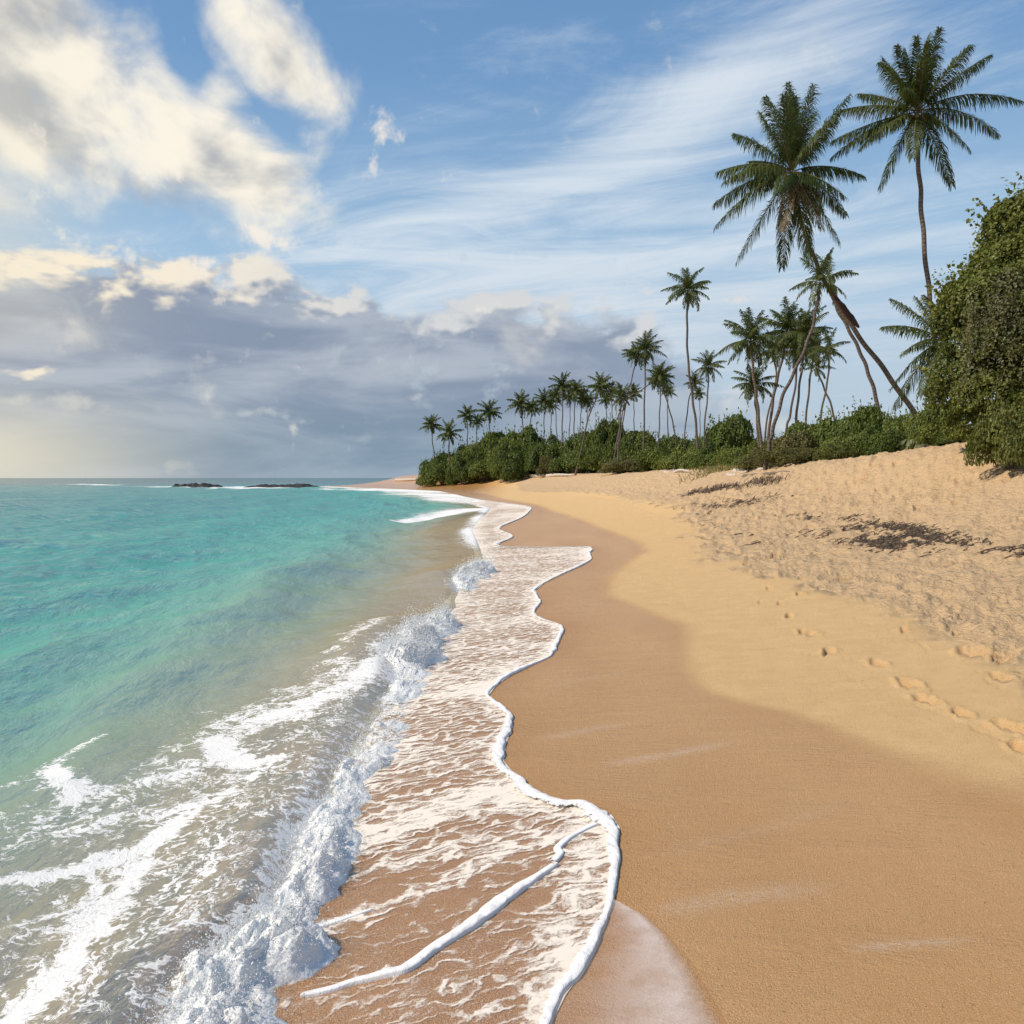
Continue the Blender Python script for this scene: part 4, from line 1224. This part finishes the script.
palm([(646, 350), (645, 380), (644, 428)], 92.0, 18, 'dense crowned palm with upright trunk left of the tall solitary palm', 32, G_far, 1)
palm([(637, 356), (632, 378), (626, 402)], 95.0, 13, 'thin palm leaning right beside the dense crowned palm', 33, G_far, 0)
palm([(660, 376), (664, 392), (670, 412), (675, 434)], 86.0, 15, 'palm leaning left between the dense crowned palm and the tall solitary palm', 34, G_far, 1)
palm([(708.5, 367), (708, 390), (705, 422)], 78.0, 17, 'medium palm with upright trunk just right of the tall solitary palm', 35, G_far, 1)
palm([(661, 381), (660, 405), (659, 434)], 90.0, 12, 'short palm with straight trunk under the palm that leans left', 37, G_far, 0)
palm([(655, 380), (640, 391), (627, 400), (620, 425)], 88.0, 9, 'small palm bending far to the right above the shrubs', 38, G_far, 0)
palm([(622, 398), (620, 420), (618, 455)], 84.0, 15, 'palm with pale trunk in front of the shrubs, left of the dense crowned palm', 39, G_far, 1)
palm([(699, 394), (700, 410), (700, 425)], 130.0, 7, 'tiny distant palm between the solitary palm and the medium palm', 40, G_far, 0)
palm([(694, 383), (689, 400), (685, 432)], 90.0, 9, 'small leaning palm at the foot of the tall solitary palm', 41, G_far, 0)
palm([(601, 387), (594, 404), (588, 420)], 100.0, 14, 'palm leaning right where the point palms end, clear of its neighbours', 42, G_far, 0)
FAR = [(431.5, 425.6, 434.6, 458, 10.5, 140, 'leftmost palm of the point, standing alone at its tip'), (449, 434, 449, 460, 12, 138, 'low bushy palm second from the tip of the point'),
       (467, 416, 467, 450, 10.5, 136, 'palm third from the tip of the point'), (477, 422, 477, 448, 8, 140, 'small palm between two bushy palms near the tip of the point'), (489, 413, 490, 446, 11.5, 132, 'bushy palm fourth from the tip, left of the gap in the point palms'),
       (521, 405, 523, 440, 12.5, 126, 'first palm right of the gap in the point palms'), (532, 409, 530, 440, 10, 130, 'palm just behind the first one right of the gap'), (544, 402, 544, 440, 11, 124, 'palm in the middle of the dense row on the point'),
       (551, 406, 550, 440, 8.5, 134, 'narrow palm with thin trunk in the dense row on the point'), (556, 396, 557, 440, 9.5, 122, 'slim palm just left of the highest palm in the dense row'), (563, 387, 562, 438, 12.5, 118, 'highest palm of the dense row on the point'),
       (570, 398, 569, 436, 9, 128, 'palm just right of the highest palm in the dense row'), (576, 391, 574, 432, 11, 116, 'second highest palm of the dense row on the point'), (582, 398, 580, 430, 9.5, 120, 'palm with drooping crown near the right end of the dense row'),
       (588, 402, 586, 428, 9, 122, 'last palm of the dense row before the leaning one'), (612, 392, 613, 425, 10, 112, 'palm behind the tall shrub right of the leaning point palm'), (634, 394, 634, 430, 9, 110, 'palm half hidden left of the dense crowned upright palm'),
       (606, 400, 606, 428, 8, 118, 'small palm between the leaning point palm and the tall shrub'), (668, 392, 668, 430, 8, 112, 'small palm deep behind the palm that leans left')]
for i, (cx, cy, bx_, by_, r, Y, lb) in enumerate(FAR):
    palm([(cx, cy), ((cx + bx_) / 2 + .6 * ((i % 3) - 1), (cy + by_) / 2), (bx_, by_)], Y, r, lb, 60 + i, 'palms in a row on the far point', 0)

# young palm with pale withered leaves at the foot of the bowed trunk
yb = P(924, 436, 29.5)
yb[2] = float(ground_base(np.array([yb[0]]), np.array([yb[1]]))[0])
yp = thing('young_palm', 'low young palm with pale withered fronds at the foot of the bowed trunk', 'palm tree', tuple(yb))
rg = np.random.RandomState(5)
for i in range(13):
    a = rg.uniform(0, 6.28)
    L = rg.uniform(.7, 1.25)
    tip = np.array([math.cos(a) * L, math.sin(a) * L * .7, rg.uniform(-.05, .5)])
    g_ = frond_geo((0, 0, .15), np.array([tip[0] * .4, tip[1] * .4, 1.0]), tip, 26, .34, .018, rg, droop=.9, thin=.9, rr=.016)
    obj('frond', mesh_np('frond', g_[0], g_[1], {'rnd': g_[2], 'stalk': g_[3]}, False), M_seedling, yp)


# ------------------------------------------------------------------ shrubs
def leaf_cards(c, nrm_, size, rg):
    """pointed leaf blades (two quads' worth folded on the midrib) at points c facing roughly nrm_"""
    k = len(c)
    nn = nrm(nrm_ + rg.normal(0, .55, (k, 3)))
    t = nrm(np.cross(nn, rg.normal(0, 1, (k, 3))))
    t = nrm(t + np.array([0, 0, -.25]))
    s = np.cross(nn, t)
    L = size * rg.uniform(.6, 1.3, (k, 1))
    w_ = L * .36
    a, b = c - t * L * .5, c + t * L * .5
    m = c + nn * L * .08
    v = np.stack([a, m - s * w_, b, m + s * w_], 1).reshape(-1, 3)
    f = (np.array([[0, 1, 2, 3]])[None] + np.arange(k)[:, None, None] * 4).reshape(-1, 4)
    return v, f


def lobes_leaves(lobes, total, size, rg, zmin=None, clump=.5):
    ar = np.array([l[3] * l[4] + l[3] * l[5] + l[4] * l[5] for l in lobes])
    cnt = (ar / ar.sum() * total).astype(int)
    vs, fs, rs, o = [], [], [], 0
    for l, k in zip(lobes, cnt):
        d = nrm(rg.normal(0, 1, (k, 3)))
        d[:, 2] = np.where(d[:, 2] < -.35, -d[:, 2], d[:, 2])
        nz = fbm(d[:, 0] * 3.0 + l[0] * 2, d[:, 1] * 3.0 + d[:, 2] * 2.6 + l[1], 3, 7)
        kp = nz > rg.uniform(-.5, .12, k) * clump - .10
        d, nz = d[kp], nz[kp]
        k = len(d)
        rad = (1 + .55 * nz) * rg.uniform(.70, 1.0, k) ** .55
        sp = rg.rand(k) < .05
        rad = np.where(sp, rad * rg.uniform(1.0, 1.2, k), rad)
        c = np.array(l[:3]) + d * rad[:, None] * np.array(l[3:6])
        if zmin is not None:
            ok = c[:, 2] > zmin
            c, d, nz = c[ok], d[ok], nz[ok]
        v, f = leaf_cards(c, d, size, rg)
        vs.append(v)
        fs.append(f + o)
        o += len(v)
        base_ = rg.uniform(.05, .5)
        rs.append(np.repeat(np.clip(base_ + .5 * nz + rg.uniform(-.22, .35, len(c)), 0, .98), 4))
    return np.vstack(vs), np.vstack(fs), np.concatenate(rs)


BUSH = []
for s in range(5):
    rg = np.random.RandomState(500 + s)
    lob = [(0, 0, .38, .62, .6, .42)]
    for i in range(17):
        a = rg.uniform(0, 6.28)
        q = rg.uniform(.3, .86)
        zz = (1 - q * q) * rg.uniform(.45, .85)
        r_ = rg.uniform(.16, .34)
        lob.append((math.cos(a) * q, math.sin(a) * q, zz, r_ * 1.15, r_ * 1.15, r_ * .9))
    per_variant = []
    v, f, r = lobes_leaves(lob, 19000, .055, rg, -.02)
    ex_v, ex_f, ex_r, eo = [v], [f], [r], len(v)
    for i in range(110):                                   # leggy shoots standing out of the outline
        l_ = lob[rg.randint(len(lob))]
        d_ = nrm(rg.normal(0, 1, (1, 3)) + np.array([[0, 0, .7]]))[0]
        d_[2] = abs(d_[2])
        p_ = np.array(l_[:3]) + d_ * np.array(l_[3:6]) * .85
        g2_ = nrm((d_ * .6 + np.array([rg.normal(0, .3), rg.normal(0, .3), .8]))[None])[0]
        k_ = rg.randint(6, 12)
        c_ = p_ + g2_ * np.linspace(0, rg.uniform(.1, .3), k_)[:, None] + rg.normal(0, .014, (k_, 3))
        lv, lf = leaf_cards(c_, np.repeat(g2_[None], k_, 0) * .3, .058, rg)
        ex_v.append(lv)
        ex_f.append(lf + eo)
        eo += len(lv)
        ex_r.append(np.repeat(rg.uniform(.35, .92, k_), 4))
    v, f, r = np.vstack(ex_v), np.vstack(ex_f), np.concatenate(ex_r)
    parts = []
    for i in range(16):
        a = rg.uniform(0, 6.28)
        q = rg.uniform(.2, .75)
        e_ = np.array([math.cos(a) * q, math.sin(a) * q, rg.uniform(.45, .95)])
        tv, tf, _ = tube(np.array([[.1 * math.cos(a), .1 * math.sin(a), -.05], e_ * .5 + np.array([0, 0, .05]), e_]), np.array([.018, .012, .004]), 5)
        parts.append([tv, tf])
    tv, tf = merge(parts)
    st = mesh_np('stem', tv, tf)
    st.materials.append(M_twig)
    for m in range(4):
        me = mesh_np('foliage', v, f, {'rnd': r, 'stalk': np.zeros(len(v))}, False)
        me.materials.append(M_bush[m])
        per_variant.append((me, st))
    BUSH.append(per_variant)


def shrub(px, top, hw, Y, var, seed, label, group, deep=1.0, name='shrub'):
    X = (px - 512) / F * Y
    gz = float(ground_base(np.array([X]), np.array([Y]))[0])
    h = max(.4, H + (HZ - top) / F * Y - gz)
    wm = hw * Y / F
    t = thing(name, label, 'shrub', (X, Y, gz - .16 * h), (seed * 1.7) % 6.28, group)
    fm_, sm_ = BUSH[seed % 5][var]
    for nm, me in (('foliage', fm_), ('stem', sm_)):
        o = obj(nm, me, None, t)
        o.scale = (wm * 1.22, wm * 1.22 * deep, h * 1.17)
    return t


G_pt = 'shrubs covering the far point'
SHRUBS = [(434, 456, 18, 146, 0, 'low dark shrub at the very tip of the point'), (452, 447, 20, 142, 0, 'dark shrub under the low bushy palm near the tip of the point'), (474, 438, 24, 138, 1, 'mid green shrub under the bushy fourth palm of the point'), (500, 429, 24, 132, 0, 'tall dark shrub below the gap in the point palms'),
          (526, 422, 24, 126, 0, 'tall dark shrub under the first palms right of the gap'), (556, 436, 20, 122, 1, 'shrub under the highest palm of the dense row'), (582, 424, 24, 116, 0, 'shrub below the right end of the dense palm row'), (610, 411, 22, 108, 0, 'tallest dark shrub of the point, right of the leaning palm'),
          (640, 429, 26, 102, 1, 'shrub under the dense crowned upright palm'), (672, 432, 26, 96, 0, 'shrub at the foot of the palm that leans left'), (446, 464, 22, 134, 1, 'low green shrub meeting the sand near the tip of the point'),
          (484, 455, 26, 126, 1, 'rounded green shrub meeting the sand below the bushy palms'), (518, 447, 26, 118, 0, 'dark shrub at the sand left of the pale driftwood'), (575, 446, 26, 108, 0, 'dark shrub at the sand right of the leaning dead branch'), (604, 444, 26, 100, 1, 'shrub at the sand in front of the tallest dark shrub'),
          (634, 452, 26, 90, 2, 'yellowish shrub at the sand below the pale trunked palm'), (662, 444, 26, 86, 1, 'bright green shrub at the sand left of the rounded mound'), (690, 446, 26, 80, 1, 'bright green shrub at the sand below the tall solitary palm'), (551, 455, 14, 112, 3, 'small olive shrub behind the driftwood on the point'),
          (622, 459, 20, 84, 3, 'small olive shrub in front of the yellowish one'), (712, 448, 22, 74, 0, 'dark shrub in front of the rounded mound'), (736, 443, 20, 68, 1, 'green shrub in front of the right half of the rounded mound')]
SHRUBS += [(464, 447, 18, 128, 0, 'dark shrub between two rounded green ones near the tip of the point'), (508, 438, 20, 120, 1, 'mid green shrub in the notch below the gap in the point palms'), (540, 440, 18, 116, 0, 'dark shrub behind the small olive one'), (594, 432, 20, 110, 1, 'green shrub left of the tallest dark shrub'),
           (625, 432, 20, 104, 0, 'dark shrub between the tallest one and the upright palm'), (656, 440, 18, 94, 0, 'dark shrub behind the bright green one left of the mound'), (700, 436, 18, 82, 0, 'dark shrub against the left flank of the rounded mound'), (762, 436, 20, 62, 1, 'green shrub against the right flank of the rounded mound'), (752, 452, 16, 50, 1, 'small green shrub behind the dry grass')]
for i, (px, top, hw, Y, var, lb) in enumerate(SHRUBS):
    shrub(px, top, hw, Y, var, i + 3, lb, G_pt, .8)
# rounded mound of creeper-covered shrub
shrub(722, 412, 40, 88, 0, 1, 'broad rounded green mound with a smooth top behind the shrubs', None, .7, 'mound_shrub')
G_n = 'near shrubs along the top of the beach'
NEAR = [(784, 430, 38, 40, 3, 'olive brown shrub at the sand, left end of the near shrubs'), (812, 418, 34, 42, 1, 'green shrub behind the olive brown one'), (762, 452, 24, 37, 3, 'low olive shrub beside the dark driftwood on the sand'), (800, 444, 36, 34, 3, 'olive shrub bulging forward over the sand edge'),
        (845, 408, 36, 40, 0, 'dark green shrub at the foot of the slim left leaning palm'), (880, 402, 34, 38, 0, 'tall dark green shrub between the two leaning trunks'), (852, 432, 30, 33, 1, 'bright green shrub at the sand below the dark green ones'), (882, 425, 30, 31.5, 0, 'dark shrub at the sand left of the young withered palm'),
        (910, 404, 28, 36, 1, 'green shrub behind the foot of the bowed palm'), (836, 440, 22, 32, 2, 'small yellowish shrub at the sand among the near shrubs'), (938, 402, 26, 25.5, 1, 'green shrub under the short coconut palm'), (958, 424, 26, 25, 0, 'dark shrub between the young palm and the big overhanging bush')]
for i, (px, top, hw, Y, var, lb) in enumerate(NEAR):
    shrub(px, top, hw, Y, var, i + 1, lb, G_n, .75)
shrub(1016, 392, 42, 18.0, 2, 4, 'yellow green shrub at the sand in front of the big overhanging bush', None, .7)

# the big overhanging bush on the right
rg = np.random.RandomState(77)
bl_ = []
for (px, py, r, Y) in [(1040, 235, 52, 20.5), (1008, 272, 36, 20), (1030, 290, 62, 20), (968, 312, 30, 20), (992, 305, 40, 19.2), (975, 345, 30, 19.8), (1003, 350, 34, 18.8), (965, 385, 34, 20), (995, 400, 36, 19), (1060, 330, 60, 18.5), (1055, 400, 50, 19), (1010, 225, 26, 20.3), (992, 272, 20, 20), (1090, 260, 80, 21), (957, 297, 16, 20.2), (950, 325, 18, 20), (952, 400, 24, 20.5), (1015, 440, 40, 19.5), (975, 430, 26, 20.5), (1110, 350, 90, 20), (1030, 420, 36, 18.8)]:
    c_ = P(px, py, Y)
    q = r * Y / F
    bl_.append((c_[0], c_[1], c_[2], q, q * 1.1, q * .95))
bb = thing('overhanging_bush', 'big bushy tree with creepers hanging from it at the right edge of the beach', 'tree', (13.2, 20.5, 2.2))
off = np.array([13.2, 20.5, 2.2])
v, f, r = lobes_leaves(bl_, 200000, .085, rg, 1.5, 1.1)
# loose shoots standing out of the outline
shoots, sf_, sr_, o_ = [], [], [], 0
for i in range(150):
    l = bl_[rg.choice([0, 1, 2, 3, 11, 12, 14, 15, 5, 7])]
    d = nrm(np.array([[rg.uniform(-1, .4), rg.uniform(-.7, .3), rg.uniform(-.1, 1)]]))[0]
    st_ = np.array(l[:3]) + d * np.array(l[3:6]) * .9
    gd = nrm((d + np.array([rg.uniform(-.5, .3), 0, rg.uniform(0, .7)]))[None])[0]
    k = rg.randint(7, 14)
    c_ = st_ + gd * (np.linspace(0, rg.uniform(.25, .6), k)[:, None]) + rg.normal(0, .025, (k, 3))
    lv, lf = leaf_cards(c_, np.repeat(gd[None], k, 0) * .3, .12, rg)
    shoots.append(lv)
    sf_.append(lf + o_)
    o_ += len(lv)
    sr_.append(np.repeat(rg.uniform(.3, .9, k), 4))
v2, f2, r2 = np.vstack(shoots), np.vstack(sf_), np.concatenate(sr_)
v, f, r = np.vstack([v, v2]), np.vstack([f, f2 + len(v)]), np.r_[r, r2]
obj('foliage', mesh_np('foliage', v - off, f, {'rnd': r, 'stalk': np.zeros(len(v))}, False), leaf_mat('overhang_leaf', (.040, .060, .011), (.255, .260, .050)), bb)
parts = []
for (px, py) in ((990, 300), (1040, 250), (965, 380), (1060, 330), (1010, 420)):
    e_ = P(px, py, 20.3) - off
    tv, tf, _ = tube(catmull(np.array([[.3, .2, -.3], [e_[0] * .3 + .2, .2, e_[2] * .4], e_ * .8, e_]), 6), np.linspace(.16, .03, 19), 7)
    parts.append([tv, tf])
tv, tf = merge(parts)
obj('trunk', mesh_np('trunk', tv, tf), M_twig, bb)
# creeper curtains: strings of small pale leaves
cv, cf, cr, o_ = [], [], [], 0
for i in range(150):
    px, py = rg.uniform(968, 1050), 0
    top_py = 285 + max(0, (1000 - px)) * .55 + rg.uniform(-18, 25)
    Lp = rg.uniform(35, 95)
    Y = 18.6 + (1000 - min(px, 1000)) * .012 + rg.uniform(-.35, .25)
    a_ = P(px, top_py, Y)
    b_ = P(px - rg.uniform(2, 16), top_py + Lp, Y - rg.uniform(0, .5))
    k = int(40 * Lp / 60)
    q = np.linspace(0, 1, k)
    c_ = a_ + (b_ - a_) * q[:, None] + np.array([0, -.35, .25]) * np.sin(np.pi * q)[:, None] * .6 + rg.normal(0, .035, (k, 3))
    lv, lf = leaf_cards(c_, np.repeat(np.array([[-.5, -.7, .3]]), k, 0), .07, rg)
    cv.append(lv)
    cf.append(lf + o_)
    o_ += len(lv)
    cr.append(np.repeat(np.clip(rg.uniform(.1, .8) + rg.uniform(-.2, .2, k), 0, .94), 4))
obj('creeper', mesh_np('creeper', np.vstack(cv) - off, np.vstack(cf), {'rnd': np.concatenate(cr), 'stalk': np.zeros(sum(map(len, cr)))}, False), M_vine, bb)

# dry grass on the sand below the mound
rg = np.random.RandomState(9)
k = 2600
gx = np.clip(rg.normal(724, 17, k), 680, 770)
gp = np.array([unproj(a, 469.5 - 2.5 * rg.rand()) for a in gx[:60]])
yy = rg.uniform(46, 62, k)
xx = (gx - 512) / F * yy
gz = ground_base(xx, yy)
hh_ = rg.uniform(.08, .32, k)
ang = rg.uniform(0, 6.28, k)
dxy = np.stack([np.cos(ang), np.sin(ang), np.zeros(k)], -1) * .03
b_ = np.stack([xx, yy, gz], -1)
tp = b_ + np.stack([rg.normal(0, .12, k), rg.normal(0, .12, k), hh_], -1)
v = np.stack([b_ - dxy, b_ + dxy, tp + dxy * .1, tp - dxy * .1], 1).reshape(-1, 3)
f = np.arange(4 * k).reshape(-1, 4)
tag(obj('grass', mesh_np('grass', v, f, {'rnd': np.repeat(rg.uniform(0, .9, k), 4), 'stalk': np.zeros(4 * k)}, False), leaf_mat('dry_grass', (.14, .13, .04), (.34, .27, .10))), 'dry yellow grass at the top of the sand below the mound', 'grass', kind='stuff')

# ================================================================== THINGS ON THE SAND AND IN THE WATER
M_weed, n = mat('dried_seaweed')
n.out(n.n('ShaderNodeBsdfPrincipled', None, Base_Color=n.mix(n.attr('rnd').outputs['Fac'], (.024, .016, .010), (.115, .072, .042)), Roughness=.75))


def sand_z(X, Y):
    return float(ground_base(np.array([X]), np.array([Y]))[0])


def weed(pxs, wd_px, count, label, seed, lift=.03, kind=None):
    """a line of tangled strands lying on the sand along points of the photo"""
    rg = np.random.RandomState(seed)
    w3 = np.array([unproj(*p) for p in pxs])
    mid = w3.mean(0)
    cum = np.r_[0, np.cumsum(np.hypot(*np.diff(w3[:, :2], axis=0).T))] + np.arange(len(w3)) * 1e-6
    parts = []
    for i in range(count):
        s = rg.uniform(0, cum[-1])
        X, Y = np.interp(s, cum, w3[:, 0]), np.interp(s, cum, w3[:, 1])
        if fbm(np.array([s * 1.6]), np.array([seed * 3.3]), 3, 5)[0] < rg.uniform(-.27, .22):
            continue
        wdm = wd_px * Y * Y / (F * 3.6)            # a picture row covers Y*Y/(F*eye height) metres of ground
        X += rg.normal(0, .16)
        Y += rg.normal(0, .5) * wdm
        a = rg.normal(.05, .6)
        L = rg.uniform(.07, .34)
        k = 7
        q = np.linspace(-.5, .5, k)
        ph = rg.uniform(0, 6)
        x = X + q * L * math.cos(a) + .05 * np.sin(q * 7 + ph)
        y = Y + q * L * math.sin(a) + .05 * np.cos(q * 6 + ph)
        zz = ground_base(x, y) + .012 + lift * rg.rand() * (1.2 + np.sin(q * 8 + ph))
        hw_ = rg.uniform(.008, .022) * (1 - np.abs(q) * 1.2)
        nx_, ny_ = -math.sin(a) * hw_, math.cos(a) * hw_
        v = np.stack([np.stack([x - nx_, y - ny_, zz], -1), np.stack([x, y, zz + hw_ * .9], -1), np.stack([x + nx_, y + ny_, zz], -1)], 1).reshape(-1, 3)
        parts.append([v, grid_faces(k, 3), np.full(len(v), rg.rand())])
    v, f, r = merge(parts)
    root_me = mesh_np('seaweed', v - mid, f, {'rnd': r})
    o = obj('seaweed', root_me, M_weed, None, tuple(mid))
    return tag(o, label, 'seaweed', 'dried seaweed along the high water line', kind)


weed([(866, 547), (890, 543), (920, 541), (946, 540)], 15, 1200, 'longest dark mat of dried seaweed at the right middle of the sand', 1)
weed([(808, 537), (850, 530), (878, 526), (905, 530), (930, 533)], 9, 620, 'ragged seaweed mat just behind the longest one', 2)
weed([(795, 517), (820, 521), (845, 519), (870, 525)], 6, 300, 'small broken seaweed patch behind the ragged mat', 3)
weed([(1006, 552), (1016, 552), (1034, 553), (1055, 554)], 7, 260, 'seaweed heap cut by the right edge of the picture', 4, .025)
weed([(694, 511), (715, 507), (745, 504), (780, 497)], 6, 520, 'thin dark line of seaweed below the driftwood at the top of the sand', 5, .05, 'stuff')
weed([(690, 495), (720, 490), (750, 486), (778, 480)], 5, 620, 'line of dark debris running down the sand from the pale driftwood', 6, .10, 'stuff')
weed([(660, 505), (690, 515), (720, 530), (770, 548)], 14, 60, 'scattered bits of seaweed strewn over the churned sand', 7, .03, 'stuff')


def log(pa, pb, r, label, seed, group=None, lift=0.0, name='driftwood', m=None, bend=.12):
    rg = np.random.RandomState(seed)
    a, b = np.array(unproj(*pa)), np.array(unproj(*pb))
    if lift:
        b = b + np.array([0, 0, lift])
    a[2] += r * .5
    b[2] += r * .5
    c = catmull(np.array([a, a * .65 + b * .35 + rg.normal(0, bend, 3) * np.array([1, 1, .4]), a * .3 + b * .7 + rg.normal(0, bend, 3) * np.array([1, 1, .4]), b]), 7)
    k = len(c)
    v, f, _ = tube(c, r * np.linspace(1.1, .55, k) * (1 + .2 * np.sin(np.arange(k) * 2.1)) * np.r_[.25, np.ones(k - 2), .25], 8)
    v += .15 * r * np.stack([fbm(v[:, 0] * 5 / r * .2, v[:, 1] * 5, 2, s_) for s_ in (1, 2, 3)], -1)
    mid = (a + b) / 2
    return tag(obj(name, mesh_np(name, v - mid, f), m or M_pale, None, tuple(mid)), label, 'driftwood', group)


GD = 'driftwood lying at the top of the beach'
log((733, 473), (764, 470), .14, 'pale driftwood log above the line of dark debris', 1, GD)
log((728, 476.5), (752, 472), .12, 'pale driftwood stick in front of the pale log', 2, GD)
log((742, 478), (790, 473), .10, 'dark driftwood branch under the olive shrub', 3, GD, m=M_twig)
log((512, 477), (553, 476.3), .32, 'long white driftwood trunk on the sand of the far point', 4, GD)
log((546, 477), (573, 476.0), .22, 'short white driftwood piece right of the long white trunk', 5, GD)
log((520, 477), (541, 476), .16, 'leaning dead branch among the shrubs of the far point', 6, GD, 4.0, m=M_twig)
log((395, 481), (420, 480), .3, 'weathered log at the bare tip of the sand point', 7, GD)
log((664, 473), (690, 472.6), .12, 'thin pale stick on the sand below the yellowish shrub', 8, GD)

M_rock, n = mat('reef_rock')
pos = n.t.nodes.new('ShaderNodeNewGeometry').outputs['Position']
nz = n.noise(pos, 1.4, 6, .65)
n.out(n.n('ShaderNodeBsdfPrincipled', None, Base_Color=n.mix(n.ss(nz, .35, .65), (.010, .009, .008), (.035, .028, .022)), Roughness=.7, Normal=n.bump(nz, .25, .9)))


def reef(px0, px1, top, Y, label, seed):
    x0_, x1_ = (px0 - 512) / F * Y, (px1 - 512) / F * Y
    hz_ = H + (HZ - top) / F * Y
    nx_, ny_ = 90, 26
    u, v = np.meshgrid(np.linspace(-1, 1, nx_), np.linspace(-1, 1, ny_), indexing='ij')
    env = np.clip(1 - np.abs(u) ** 3.5 - np.abs(v) ** 2.2, 0, 1) ** .55
    hgt_ = env * (hz_ + .45) * (.95 + 1.1 * fbm(u * 5 + seed, v * 2, 4, seed) + .5 * fbm(u * 16, v * 5, 3, seed + 1, .55, True)) - .4
    co_ = np.stack([u * (x1_ - x0_) / 2, v * 3.2 + .8 * fbm(u * 4, v * 0, 2, 3), hgt_], -1)
    return tag(obj('reef_rock', mesh_np('reef_rock', co_.reshape(-1, 3), grid_faces(nx_, ny_)), M_rock, None, ((x0_ + x1_) / 2, Y, 0)), label, 'rock', 'dark reef rocks awash off the point')


reef(171, 223, 484.2, 158, 'short dark reef rock in the surf, left of the long flat one', 1)
reef(241, 324, 485.2, 156, 'long flat dark reef rock between the short rock and the sand point', 5)
